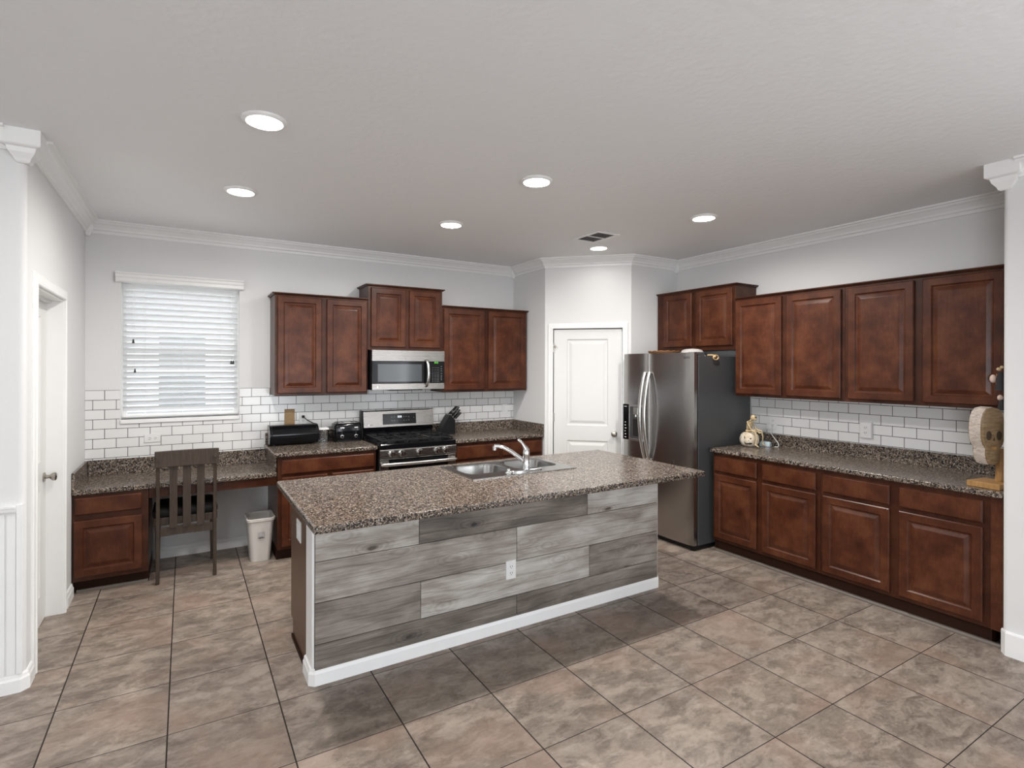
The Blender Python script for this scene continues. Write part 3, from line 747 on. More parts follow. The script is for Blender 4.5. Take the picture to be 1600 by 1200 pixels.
obj('spray_head', M().lathe([(0.002, 0.0125), (0.013, 0.0125), (0.014, 0.022), (0.010, 0.030), (0.002, 0.032)], n=20), 'chrome', sd_, smooth=40)


# ------------------------------------------------------------------ outlets
def outlet(label, loc, rotz, horiz=False, kind='outlet', deep=0.006, mat='white_p', wd=0.072, ht=0.116, n=2):
    t = thing('wall_outlet' if kind == 'outlet' else ('light_switch' if kind == 'switch' else 'wall_plate'), label, kind, loc, rotz)
    W, Hh = (ht, wd) if horiz else (wd, ht)
    obj('cover_plate', M().nested(-W / 2, W / 2, -Hh / 2, Hh / 2, [(0, 0), (0, deep - 0.003), (0.003, deep)], 0), mat, t)
    if kind == 'outlet':
        for s in (-1, 1):
            c = (s * 0.020, 0) if horiz else (0, s * 0.020)
            rc = obj('receptacle', M().nested(c[0] - 0.016, c[0] + 0.016, c[1] - 0.014, c[1] + 0.014, [(0, deep - .001), (0, deep + 0.001), (0.002, deep + 0.002)], 0), mat, t)
            mm = M()
            for dx in (-0.0065, 0.0065):
                (mm.box(c[0] - 0.005, c[0] + 0.005, -deep - 0.0026, -deep - 0.001, c[1] + dx - 0.0014, c[1] + dx + 0.0014) if horiz else
                 mm.box(c[0] + dx - 0.0014, c[0] + dx + 0.0014, -deep - 0.0026, -deep - 0.001, c[1] - 0.003, c[1] + 0.007))
            (mm.cyl((c[0] + 0.010, -deep - 0.001, c[1]), (c[0] + 0.010, -deep - 0.0026, c[1]), 0.0026, n=8) if horiz else mm.cyl((c[0], -deep - 0.001, c[1] - 0.0085), (c[0], -deep - 0.0026, c[1] - 0.0085), 0.0026, n=8))
            obj('slots', mm, 'slot', rc)
    elif kind == 'switch':
        for s in ((-0.023, 0.023) if n == 2 else (0,)):
            obj('rocker', M().nested(s - 0.016, s + 0.016, -0.033, 0.033, [(0, deep - .001), (0, deep + .001), (0.004, deep + 0.003)], 0), mat, t)
    elif kind == 'plate':
        for s in (-0.036, 0.036): obj('screw', M().cyl((0, -deep - .0015, s), (0, -deep + .001, s), 0.0035, n=10), 'nickel', t)
    return t


yt = YB - 0.0085
outlet('white sideways outlet on the tile below the window', (-0.232, yt, 1.025), 0, horiz=True)
outlet('bare brown plate on the tile above the bread box', (0.852, yt, 1.155), 0, kind='plate', mat='cork', wd=0.09, ht=0.15, deep=0.008)
o2 = outlet('white outlet with a black plug above the bread box', (0.972, yt, 1.135), 0)
outlet('white switch plate on the tile near the inner corner, right of the knife block', (3.217, yt, 1.148), 0, kind='switch', n=1)
outlet('white outlet with a white charger on the right wall tile by the refrigerator', (XR - 0.0085, 3.012, 1.125), ROT_R)
outlet('thick white outlet box on the tile midway along the right counter', (XR - 0.0085, 2.212, 1.138), ROT_R, deep=0.030, wd=0.085, ht=0.125)
outlet('white outlet set in the grey planks of the island', (1.737, IY - 0.0127, 0.375), 0)
outlet('white switch plate on the brown end panel of the island', (0.5655, 3.262, 0.690), -PI / 2, kind='switch', n=2, wd=0.116)
# black plug and cord
cp = thing('power_cord', 'black power cord from the outlet down behind the bread box', 'cord', (0.972, yt - 0.008, 1.155))
obj('plug', M().box(-0.012, 0.012, -0.026, -0.002, -0.012, 0.012), 'black_m', cp, bevel=0.003)
obj('cable', M().tube([(0, -0.024, 0.0), (0.012, -0.030, -0.014), (0.034, -0.022, -0.034), (0.060, -0.016, -0.050), (0.090, -0.016, -0.066), (0.118, -0.016, -0.085), (0.126, -0.016, -0.11), (0.12, -0.016, -0.13)], 0.0042, 8), 'black_m', cp, smooth=60)

# ------------------------------------------------------------------ range
RX0, RX1 = 1.516, 2.276
rg = thing('gas_range', 'stainless steel and black gas range between the two base cabinets', 'range', (1.896, 5.1, 0))
LR = Matrix.Translation((-1.896, -5.1, 0))
obj('body', M().box(RX0, RX1, 4.815, 5.425, 0.02, 0.905).xf(LR), 'black_m', rg, bevel=0.003)
obj('cooktop', M().loft([[(x, y, z) for x, y in rrect(RX0 - .002 + i, RX1 + .002 - i, 4.775 + i, 5.365, 0.012, 4)] for z, i in ((0.878, 0), (0.918, 0), (0.926, 0.006))]).xf(LR), 'black', rg, smooth=30)
cpn = obj('control_panel', M().extr([(4.772, 0.799), (4.768, 0.803), (4.766, 0.870), (4.774, 0.8765), (4.8145, 0.8765), (4.8145, 0.799)], 'x', RX0, RX1).xf(LR), 'steel_h', rg, bevel=0.002)
for x in (1.625, 1.722, 1.894, 2.072, 2.160):
    k = obj('burner_knob', M().lathe([(0.002, 4.766), (0.030, 4.766), (0.031, 4.758), (0.027, 4.754), (0.0245, 4.735), (0.021, 4.729), (0.002, 4.728)], (x, 0, 0.836), 24, 'y').xf(LR), 'chrome', rg, smooth=35)
    obj('knob_grip', M().box(x - 0.0055, x + 0.0055, 4.718, 4.730, 0.836 - 0.022, 0.836 + 0.022).xf(LR), 'chrome', k, bevel=0.002)
od = obj('oven_door', M().box(RX0 + 0.002, RX1 - 0.002, 4.780, 4.813, 0.205, 0.790).xf(LR), 'steel_h', rg, bevel=0.004)
obj('oven_glass', M().box(RX0 + 0.085, RX1 - 0.085, 4.7775, 4.7800, 0.30, 0.783).xf(LR), 'black', od)
hp = [(RX0 + 0.012, 4.779, 0.743), (RX0 + 0.014, 4.748, 0.743), (RX0 + 0.04, 4.735, 0.743)] + [(RX0 + 0.04 + 0.68 * t, 4.735 - 0.012 * math.sin(PI * t), 0.743) for t in (0.15, 0.3, 0.5, 0.7, 0.85)] + [(RX1 - 0.04, 4.735, 0.743), (RX1 - 0.014, 4.748, 0.743), (RX1 - 0.012, 4.779, 0.743)]
obj('oven_handle', M().tube(hp, 0.016, 12, 0.75).xf(LR), 'handle', od, smooth=50)
obj('storage_drawer', M().box(RX0 + 0.002, RX1 - 0.002, 4.783, 4.813, 0.045, 0.195).xf(LR), 'steel_h', rg, bevel=0.004)
bgd = obj('backguard', M().extr([(5.345, 1.012), (5.332, 1.020), (5.350, 1.180), (5.360, 1.188), (5.424, 1.188), (5.424, 1.012)], 'x', RX0 + 0.012, RX1).xf(LR), 'steel_h', rg, bevel=0.003)
obj('backguard_side', M().box(RX0 - 0.004, RX0 + 0.0115, 5.352, 5.426, 0.93, 1.190).xf(LR), 'black_m', rg)
obj('backguard_base', M().extr([(5.366, 0.915), (5.366, 0.975), (5.352, 1.011), (5.424, 1.011), (5.424, 0.915)], 'x', RX0 + 0.012, RX1).xf(LR), 'black', rg)


def on_guard(x, z): return Matrix.Translation((x - 1.896, 5.332 - 5.1 + (z - 1.020) * 0.018 / 0.16 - 0.0032, z)) @ Matrix.Rotation(-math.atan(0.018 / 0.16), 4, 'X') @ FRONT
bt = on_guard(1.903, 1.098)
dsp = obj('display_panel', M().add([bt @ Vector(p) for p in ((-0.178, -0.054, 0), (0.178, -0.054, 0), (0.178, 0.054, 0), (-0.178, 0.054, 0), (-0.178, -0.054, -0.003), (0.178, -0.054, -0.003), (0.178, 0.054, -0.003), (-0.178, 0.054, -0.003))],
    [(0, 1, 2, 3), (4, 7, 6, 5), (0, 4, 5, 1), (1, 5, 6, 2), (2, 6, 7, 3), (3, 7, 4, 0)]), 'black', rg)
def marks(lst, mtx, mat, parent, name, t=0.0006):
    m = M()
    for x, y, w_, h_ in lst: m.box(x, x + w_, y, y + h_, 0.0002, 0.0002 + t)
    return obj(name, m.xf(mtx), mat, parent)
seg = []
for k, dx in enumerate((-0.020, -0.006, 0.010)):
    seg += [(dx, 0.012, 0.009, 0.0022), (dx, 0.0205, 0.009, 0.0022), (dx, 0.029, 0.009, 0.0022), (dx + 0.0075, 0.012, 0.0022, 0.018)] + ([(dx, 0.012, 0.0022, 0.018)] if k != 1 else [])
marks(seg, bt, 'digits', dsp, 'clock_digits')
marks([(x, y, 0.010, 0.005) for x in (-0.088, -0.062, 0.040, 0.066, 0.092) for y in (0.018, -0.020)] + [(0.088, 0.010, 0.022, 0.0015), (0.088, -0.010, 0.022, 0.0015), (-0.03, -0.018, 0.006, 0.003), (0.012, -0.018, 0.006, 0.003), (0.150, 0.004, 0.006, 0.008)], bt, 'keys', dsp, 'key_print')
lg = on_guard(1.577, 1.047)
obj('logo_disc', M().cyl((0, 0, -0.001), (0, 0, 0.0012), 0.012, n=20).xf(lg), 'pale_logo', bgd)
text('logo_letters', 'LG', 0.020, 'greyprint', bgd, on_guard(1.612, 1.047) @ Matrix.Translation((0, 0, 0.0006)))
# burners and grates
for bx, by, r_ in ((1.66, 4.93, 0.045), (1.66, 5.21, 0.038), (2.13, 4.93, 0.042), (2.13, 5.21, 0.034), (1.895, 5.07, 0.05)):
    b = obj('burner', M().lathe([(0.002, 0.924), (r_ + 0.014, 0.924), (r_ + 0.012, 0.932), (r_, 0.934), (r_, 0.941), (r_ - 0.006, 0.944), (0.002, 0.944)], (bx, by, 0), 24).xf(LR), 'iron', rg, smooth=40)
for gx0, gx1 in ((1.540, 1.772), (1.776, 2.016), (2.020, 2.252)):
    m = M(); z0, z1 = 0.948, 0.960
    for x in (gx0, gx1 - 0.012): m.box(x, x + 0.012, 4.800, 5.330, z0 - 0.004, z1)
    for y in (4.800, 5.059, 5.318): m.box(gx0 + 0.012, gx1 - 0.012, y, y + 0.012, z0 - 0.004, z1)
    cx = (gx0 + gx1) / 2
    for y in (4.93, 5.21): m.box(gx0 + 0.012, cx - 0.03, y - 0.005, y + 0.005, z0, z1).box(cx + 0.03, gx1 - 0.012, y - 0.005, y + 0.005, z0, z1)
    for y0, y1 in ((4.812, 4.90), (4.96, 5.059), (5.071, 5.18), (5.24, 5.318)): m.box(cx - 0.005, cx + 0.005, y0, y1, z0, z1)
    for x in (gx0, gx1 - 0.012):
        for y in (4.800, 5.318): m.box(x, x + 0.012, y, y + 0.012, 0.9225, z0 - 0.004)
    obj('burner_grate', m.xf(LR), 'iron', rg, bevel=0.002)

# ------------------------------------------------------------------ microwave
mw = thing('microwave', 'stainless over-the-range microwave with black door and bowed handle', 'microwave', (1.896, YB, 1.4))
LM = Matrix.Translation((-1.896, -YB, -1.4))
yF = YB - 0.40
obj('housing', M().box(1.522, 2.272, yF + 0.030, YB - 0.009, 1.410, 1.793).xf(LM), 'black_m', mw, bevel=0.003)
obj('vent_band', M().box(1.524, 2.270, yF, yF + 0.0295, 1.688, 1.792).box(1.524, 2.270, yF - 0.0012, yF, 1.738, 1.790).xf(LM), 'steel_h', mw, bevel=0.002)
dm = obj('door', M().box(1.524, 2.100, yF + 0.002, yF + 0.0295, 1.4705, 1.6865).xf(LM), 'black', mw, bevel=0.003)
obj('door_window', M().box(1.580, 2.026, yF + 0.0008, yF + 0.002, 1.488, 1.658).xf(LM), 'mw_glass', dm)
pnl = obj('control_panel', M().box(2.1015, 2.270, yF + 0.002, yF + 0.0295, 1.4705, 1.6865).xf(LM), 'black', mw, bevel=0.002)
lb = obj('lower_band', M().box(1.524, 2.270, yF, yF + 0.0295, 1.410, 1.469).xf(LM), 'steel_h', mw, bevel=0.002)
obj('bottom_grille', M().box(1.70, 2.05, yF + 0.04, yF + 0.3, 1.400, 1.4095).xf(LM), 'black_m', mw)
hp = [(2.070, yF + 0.001, 1.705), (2.072, yF - 0.020, 1.700), (2.077, yF - 0.038, 1.66), (2.080, yF - 0.046, 1.61), (2.081, yF - 0.048, 1.572), (2.080, yF - 0.046, 1.53), (2.076, yF - 0.038, 1.48), (2.070, yF - 0.020, 1.442), (2.068, yF + 0.001, 1.438)]
obj('handle', M().tube(hp, 0.014, 12, 0.7, up=(1, 0, 0)).xf(LM), 'handle', mw, smooth=50)
MF = lambda x, z: Matrix.Translation((x - 1.896, yF - YB + 0.0018, z - 1.4)) @ FRONT
seg = []
for k, dx in enumerate((-0.024, -0.010, 0.006)):
    seg += [(dx, 0.0, 0.009, 0.002), (dx, 0.007, 0.009, 0.002), (dx, 0.014, 0.009, 0.002), (dx + 0.007, 0.0, 0.002, 0.016)]
marks(seg, MF(2.185, 1.668), 'green', pnl, 'clock_digits')
marks([(x + 0.002 * ((i * 7) % 3), z - 1.56, 0.008, 0.0035) for i, x in enumerate((-0.045, -0.022, -0.002, 0.018)) for z in (1.485, 1.500, 1.515, 1.530, 1.545, 1.560, 1.578, 1.60, 1.622)] + [(0.046, z - 1.56, 0.012, 0.004) for z in (1.50, 1.515, 1.53, 1.545, 1.565, 1.59, 1.612, 1.636)], MF(2.185, 1.56), 'keys', pnl, 'key_print')
obj('logo_disc', M().cyl((0, 0, 0.0), (0, 0, 0.003), 0.009, n=20).xf(MF(1.577, 1.438)), 'pale_logo', lb)
text('logo_letters', 'LG', 0.017, 'greyprint', lb, MF(1.604, 1.438) @ Matrix.Translation((0, 0, 0.0021)))

# ------------------------------------------------------------------ refrigerator (local: front faces -y, turned to face -x)
fr = thing('refrigerator', 'stainless side-by-side refrigerator with bowed handles and a water dispenser', 'refrigerator', (XR - 0.02, 4.128, 0), ROT_R)
FW, FD = 0.888, 0.735                            # case width, case depth
obj('case', M().box(0, FW, -FD, 0, 0.045, 1.736), 'case', fr, bevel=0.004)
obj('base_grille', M().box(0.01, FW - 0.01, -FD - 0.045, -0.02, 0.012, 0.0445), 'black_m', fr)
for x in (0.05, FW - 0.05):
    for y in (-FD - 0.02, -0.08): obj('foot', M().cyl((x, y, 0.0), (x, y, 0.012), 0.02, n=14), 'black_m', fr)
obj('gasket', M().box(0.006, FW - 0.006, -FD - 0.016, -FD + 0.001, 0.055, 1.755), 'gasket', fr)
obj('hinge_cover', M().loft([[(x, y, z) for x, y in rrect(FW - 0.105 + i, FW - 0.010 - i, -FD - 0.03 + i, -FD + 0.10 - i, 0.012, 4)] for z, i in ((1.7365, 0), (1.766, 0.0), (1.772, 0.006))]), 'case', fr, smooth=30)
DFY = -FD - 0.0165


def fdoor(x0, x1, bulge=0.020):
    m = M(); N = 14; rings = []
    for z in (0.050, 1.768):
        front = []
        for i in range(N + 1):
            t = i / N; x = x0 + (x1 - x0) * t
            e = 1 - abs(2 * t - 1) ** 5
            front.append((x, DFY - 0.038 - bulge * (0.35 * math.sin(PI * t) + 0.65 * e), z))
        rings.append([(x1, DFY, z), (x0, DFY, z)] + front)
    return m.loft(rings)
split = 0.338
fz1 = obj('freezer_door', fdoor(0.002, split - 0.004), 'steel_v', fr, smooth=30)
fz2 = obj('fridge_door', fdoor(split + 0.004, FW - 0.002), 'steel_v', fr, smooth=30)
obj('door_gap_trim', M().box(split - 0.0035, split + 0.0035, DFY - 0.050, DFY, 0.052, 1.766), 'handle', fr)


def fhandle(x, parent, zt=1.585, zb=0.745):
    y0 = DFY - 0.052; pts = []
    for i in range(17):
        t = i / 16; pts.append((x, y0 - 0.008 - 0.072 * math.sin(PI * t) ** 0.85, zt + (zb - zt) * t))
    pts = [(x, y0 + 0.004, zt - 0.005)] + pts + [(x, y0 + 0.004, zb + 0.005)]
    return obj('door_handle', M().tube(pts, 0.019, 12, 0.62, up=(1, 0, 0)), 'handle', parent, smooth=50)
fhandle(split - 0.028, fz1); fhandle(split + 0.030, fz2)
# dispenser
yD = DFY - 0.060
dp_ = obj('dispenser', M().box(0.012, 0.092, yD - 0.004, yD + 0.012, 0.905, 1.262), 'black', fz1, bevel=0.002, label='black dispenser control strip')
m = M()
m.box(0.094, 0.290, yD - 0.004, yD + 0.020, 1.240, 1.262).box(0.094, 0.290, yD - 0.006, yD + 0.020, 0.905, 0.925).box(0.094, 0.106, yD - 0.004, yD + 0.020, 0.925, 1.240).box(0.278, 0.290, yD - 0.004, yD + 0.020, 0.925, 1.240)
obj('dispenser_frame', m, 'handle', fz1, bevel=0.002)
obj('dispenser_recess', M().box(0.106, 0.278, yD + 0.002, yD + 0.015, 0.925, 1.240), 'case', fz1)
obj('dispenser_spout', M().box(0.165, 0.225, yD - 0.012, yD + 0.002, 1.165, 1.235).cyl((0.195, yD - 0.004, 1.14), (0.195, yD - 0.004, 1.165), 0.011, n=14), 'handle', fz1, bevel=0.003)
obj('dispenser_paddle', M().box(0.150, 0.240, yD - 0.002, yD + 0.002, 0.950, 1.120), 'gasket', fz1, bevel=0.002)
DM = lambda x, z: Matrix.Translation((x, yD - 0.0042, z)) @ FRONT
marks([(-0.016 + 0.003 * (i % 2), z - 1.0, 0.022 - 0.004 * (i % 3), 0.008) for i, z in enumerate((0.925, 0.955, 0.985, 1.015, 1.045, 1.075))] + [(-0.02, 0.235, 0.034, 0.006)], DM(0.052, 1.0), 'pale_logo', dp_, 'icon_print')
yL = DFY - 0.038 - 0.020 * (0.35 * math.sin(PI * 0.875) + 0.65 * (1 - 0.75 ** 5))
xL = split + 0.004 + (FW - 0.006 - split) * 0.875
tl = math.atan2(0.006, 0.06)
LGM = Matrix.Translation((xL, yL - 0.0022, 1.722)) @ Matrix.Rotation(0.10, 4, 'Z') @ FRONT
lo = obj('logo_disc', M().cyl((-0.024, 0, -0.001), (-0.024, 0, 0.0012), 0.011, n=20).xf(LGM), 'logo', fz2)
text('logo_letters', 'LG', 0.030, 'logo', fz2, LGM @ Matrix.Translation((0.010, 0, 0.0004)))

# things on the refrigerator
hat = thing('food_cover', 'low white dome lying on top of the refrigerator', 'dish cover', (4.09, 3.455, 1.7365))
obj('dome', M().lathe([(0.002, 0.003), (0.112, 0.003), (0.116, 0.012), (0.108, 0.034), (0.088, 0.060), (0.055, 0.070), (0.002, 0.075)], (0, 0, 0), 32), 'dome', hat, smooth=50)
obj('rim_band', M().lathe([(0.004, 0.0), (0.122, 0.0), (0.124, 0.004), (0.120, 0.009), (0.004, 0.0095)], (0, 0, 0), 32), 'greyprint', hat, smooth=40)
bk = thing('wicker_tray', 'flat brown woven tray on the refrigerator, left of the white dome', 'tray', (4.12, 3.83, 1.7365))
obj('tray_base', M().lathe([(0.002, 0.001), (0.120, 0.001), (0.142, 0.020), (0.150, 0.052), (0.144, 0.054), (0.128, 0.022), (0.110, 0.012), (0.002, 0.010)], (0, 0, 0), 32), 'wicker', bk, smooth=40)
obj('tray_rim', M().tube([(0.147 * math.cos(a), 0.147 * math.sin(a), 0.054 + 0.003 * math.sin(14 * a)) for a in [2 * PI * i / 56 for i in range(57)]], 0.007, 8), 'wicker', bk, smooth=60)
kn = thing('rope_knot', 'small beige rope knot hanging over the top edge of the refrigerator side', 'rope', (4.135, 3.233, 1.72))
lp = [(-0.030, 0.06, 0.0255), (-0.02, 0.02, 0.0265), (-0.01, -0.004, 0.022)] + [(-0.004 + 0.034 * math.cos(a) , -0.010, 0.004 + 0.020 * math.sin(a)) for a in [PI * .8 - 2 * PI * i / 18 for i in range(19)]]
obj('loop', M().tube(lp, 0.0065, 8), 'rope', kn, smooth=60)
obj('knot', M().ball((-0.020, -0.011, 0.012), 0.014, 0.011, 0.012), 'rope', kn, smooth=60)

# ------------------------------------------------------------------ small things on the left counter
bb = thing('bread_box', 'black roll-top bread box on the counter below the wooden plate', 'bread box', (0.862, 5.290, CT + .0007))
def bbprof(k, n=9):
    return [(0.105, 0.012), (0.105, 0.150), (0.085, 0.176), (0.05, 0.180)] + arc(-0.010, 0.092, 0.088, PI / 2, PI * 1.12, n) + [(-0.075, 0.022), (-0.060, 0.012)]
P_ = [(y * 1.0, z) for y, z in bbprof(1)]
for sx in (-1, 1):
    obj('end_panel', M().extr([(y * 1.03, z * 1.015) for y, z in P_], 'x', sx * 0.203 - 0.007, sx * 0.203 + 0.007), 'black', bb, bevel=0.002, label='glossy black end panel')
obj('body', M().extr([(y * 0.97, z * 0.985 + .001) for y, z in P_], 'x', -0.1955, 0.1955), 'black_m', bb, smooth=35)
obj('roll_door', M().extr(arc(-0.010, 0.092, 0.090, PI * .62, PI * 1.08, 8) + arc(-0.010, 0.092, 0.0855, PI * 1.08, PI * .62, 8), 'x', -0.190, 0.190), 'black', bb, smooth=35)
obj('door_lip', M().box(-0.06, 0.06, -0.108, -0.094, 0.070, 0.078), 'black', bb, bevel=0.002)
for sx in (-1, 1):
    for y in (-0.055, 0.09): obj('foot', M().cyl((sx * 0.17, y, 0), (sx * 0.17, y, 0.0125), 0.012, n=12), 'black_m', bb)
gc = thing('glass_container', 'clear square container between the bread box and the toaster', 'container', (1.136, 5.32, CT))
def hollow(r0, r1, z0, z1, t):
    o = [[(x, y, z) for x, y in rrect(-r, r, -r, r, 0.008, 3)] for r, z in ((r0, z0), (r1, z1), (r1 - t, z1), (r0 - t, z0 + t))]
    return M().loft(o)
obj('jar', hollow(0.040, 0.044, 0.0005, 0.120, 0.004), 'glass', gc, smooth=40)
obj('lid', M().loft([[(x, y, z) for x, y in rrect(-r, r, -r, r, 0.008, 3)] for r, z in ((0.0465, 0.1205), (0.0465, 0.130), (0.042, 0.136))]), 'white_p', gc, smooth=30)
ts = thing('toaster', 'black four-slice toaster between the glass container and the range', 'toaster', (1.352, 5.300, CT + .0007))
TX, TY = 0.130, 0.092
obj('body', M().loft([[(x, y, z) for x, y in rrect(-TX + i, TX - i, -TY + i, TY - i, 0.03, 5)] for z, i in ((0.014, 0.004), (0.024, 0), (0.150, 0), (0.168, 0.006), (0.176, 0.018))]), 'black', ts, smooth=40)
obj('base', M().loft([[(x, y, z) for x, y in rrect(-TX + .006, TX - .006, -TY + .006, TY - .006, 0.03, 5)] for z in (0.0, 0.0138)]), 'black_m', ts)
obj('top_plate', M().loft([[(x, y, z) for x, y in rrect(-TX + .024, TX - .024, -TY + .022, TY - .022, 0.02, 5)] for z in (0.1762, 0.1815)]), 'steel_h', ts, bevel=0.001)
for sx in (-0.066, 0.066):
    for dx in (-0.020, 0.020): obj('bread_slot', M().box(sx + dx - 0.011, sx + dx + 0.011, -0.058, 0.058, 0.1816, 0.1826), 'slot', ts)
    obj('lever_track', M().box(sx - 0.003, sx + 0.003, -TY - 0.0008, -TY + 0.001, 0.07, 0.135), 'slot', ts)
    obj('lever', M().box(sx - 0.020, sx + 0.020, -TY - 0.016, -TY - 0.001, 0.128, 0.140), 'handle', ts, bevel=0.003)
    k = obj('browning_dial', M().lathe([(0.002, -TY - 0.014), (0.010, -TY - 0.014), (0.011, -TY - 0.012), (0.011, -TY - 0.003), (0.002, -TY - 0.003)], (sx, 0, 0.052), 20, 'y'), 'black_m', ts, smooth=40)
    obj('dial_ring', M().lathe([(0.0112, -TY - 0.010), (0.0165, -TY - 0.009), (0.0175, -TY + 0.0005), (0.0112, -TY + 0.0005)], (sx, 0, 0.052), 24, 'y', loop=True), 'chrome', k, smooth=40)
# knife block with its knives
kb = thing('knife_block', 'slanted black knife block on the counter right of the range', 'knife block', (2.388, 5.30, CT))
KP = [(-0.098, 0.0005), (0.105, 0.0005), (0.105, 0.148), (0.050, 0.214)]
KPt = [(-0.098, 0.0005), (0.105, 0.0005), (0.105, 0.148), (0.048, 0.210), (0.036, 0.206)]
obj('block', M().extr(KPt, 'y', -0.050, 0.060), 'black_m', kb, bevel=0.003)
ux = Vector((0.057, 0, -0.062)).normalized(); un = Vector((0.70, 0, 0.714))
un = Vector((0.062, 0, 0.057)).normalized()
for i in range(3):
    for j in range(3):
        base = Vector((2.388, 5.30, CT)) + Vector((0.052, 0, 0.2055)) + ux * (0.010 + 0.031 * i) + Vector((0, -0.030 + 0.034 * j, 0)) + un * 0.0045
        kf = thing('kitchen_knife', 'black-handled knife standing in the slanted knife block right of the range', 'knife', base, 0, 'knives in the black block')
        ln = 0.128 - 0.012 * i
        obj('handle', M().tube([un * 0.010, un * 0.03, un * (ln * .7), un * ln], [0.0095, 0.0115, 0.0105, 0.0115], 10, 0.62), 'black', kf, smooth=50)
        obj('bolster', M().cyl(un * 0.0, un * 0.0098, 0.0085, 0.0088, n=10), 'bolster', kf, smooth=50)

# ------------------------------------------------------------------ chair and bin
ch = thing('desk_chair', 'dark wooden slat-back chair with a black seat pad, pushed under the desk', 'chair', (0.020, 5.02, 0))
LC = Matrix.Translation((-0.020, -5.02, 0))
for px in (-0.170, 0.206):
    obj('rear_leg', M().loft([[(px + a, 4.798 + y + b, z) for a, b in ((-0.0125, -0.019), (0.0125, -0.019), (0.0125, 0.019), (-0.0125, 0.019))] for z, y in ((0.0, 0.0), (0.42, 0.012), (0.56, 0.012), (0.78, 0.0), (0.945, -0.020))]).xf(LC), 'chairwood', ch, bevel=0.004)
def curved(x0, x1, z0, z1, y, sag, th, n=10):
    out, inn = [], []
    for i in range(n + 1):
        t = i / n; x = x0 + (x1 - x0) * t; yy = y + sag * (4 * t * (1 - t))
        out.append((x, yy)); inn.append((x, yy + th))
    return M().prism(out + inn[::-1], z0, z1)
obj('top_rail', curved(-0.190, 0.231, 0.874, 0.996, 4.752, 0.022, 0.022).xf(LC), 'chairwood', ch, bevel=0.005)
for px in (-0.170, 0.206):
    obj('rail_plug', M().box(px - 0.012, px + 0.012, 4.7435, 4.7515, 0.925, 0.955).xf(LC), 'chairwood', ch, bevel=0.002)
obj('lower_rail', curved(-0.157, 0.193, 0.350, 0.412, 4.800, 0.014, 0.022).xf(LC), 'chairwood', ch, bevel=0.003)
for a, b in ((-0.097, -0.045), (-0.010, 0.044), (0.083, 0.136)):
    obj('back_slat', M().loft([[(x, 4.800 + y, z) for x, y in ((a, 0.0), (b, 0.0), (b, 0.011), (a, 0.011))] for z, y in ((0.405, 0.016), (0.62, 0.010), (0.885, -0.020))]).xf(LC), 'chairwood', ch, bevel=0.002)
for px in (-0.185, 0.205):
    obj('front_leg', M().loft([[(px + a, 5.215 + b, z) for a, b in ((-k, -k), (k, -k), (k, k), (-k, k))] for z, k in ((0.0, 0.015), (0.427, 0.02))]).xf(LC), 'chairwood', ch, bevel=0.003)
    obj('side_rail', M().box(px - 0.010, px + 0.010, 4.82, 5.197, 0.395, 0.427).xf(LC), 'chairwood', ch, bevel=0.002)
obj('front_rail', M().box(-0.165, 0.186, 5.206, 5.226, 0.385, 0.427).xf(LC), 'chairwood', ch, bevel=0.002)
obj('seat_frame', M().loft([[(x, y, z) for x, y in rrect(-0.205, 0.225, 4.826, 5.250, 0.03, 5)] for z in (0.428, 0.485)]).xf(LC), 'chairwood', ch, bevel=0.004)
obj('seat_pad', M().loft([[(x, y, z) for x, y in rrect(-0.208 + i, 0.228 - i, 4.824 + i, 5.255 - i, 0.05, 6)] for z, i in ((0.4855, 0.006), (0.495, 0), (0.525, 0), (0.545, 0.018), (0.551, 0.06))]).xf(LC), 'cushion', ch, smooth=50)

tbn = thing('waste_bin', 'off-white plastic waste bin under the right end of the desk', 'waste bin', (0.552, 5.03, 0))
m = M()
def rr(w_, d_, z, r=0.03): return [(x, y - (0.012 * (1 - (x / w_) ** 2) if y < 0 else 0), z) for x, y in rrect(-w_, w_, -d_, d_, r, 5)]
m.loft([rr(0.076, 0.095, 0.0), rr(0.102, 0.128, 0.350), rr(0.099, 0.125, 0.350), rr(0.073, 0.092, 0.006)])
obj('bin_body', m.xf(Matrix.Translation((0, 0.012, 0))), 'bin', tbn, smooth=40)
m = M().loft([rr(0.1025, 0.1285, 0.335), rr(0.110, 0.136, 0.340), rr(0.111, 0.137, 0.360), rr(0.106, 0.132, 0.364), rr(0.0995, 0.1255, 0.358), rr(0.0995, 0.1255, 0.351)])
m.f = [f_ for f_ in m.f if len(f_) == 4]
m.loft([rr(0.1025, 0.1285, 0.335), rr(0.0995, 0.1255, 0.351)], cap=False)
obj('rim', m.xf(Matrix.Translation((0, 0.012, 0))), 'bin', tbn, smooth=40)
BM = Matrix.Translation((0.0, -0.1195, 0.205)) @ Matrix.Rotation(-0.094, 4, 'X') @ FRONT @ Matrix.Translation((0, 0, 0.0035))
marks([(-0.024, 0.008, 0.046, 0.036)], BM, 'greyprint', tbn, 'label_patch')
marks([(-0.024, -0.008, 0.010, 0.006), (-0.012, -0.010, 0.008, 0.009), (0.002, -0.008, 0.012, 0.005), (0.016, -0.009, 0.007, 0.007), (-0.020, -0.002, 0.03, 0.002)], BM, 'darkprint', tbn, 'label_print')

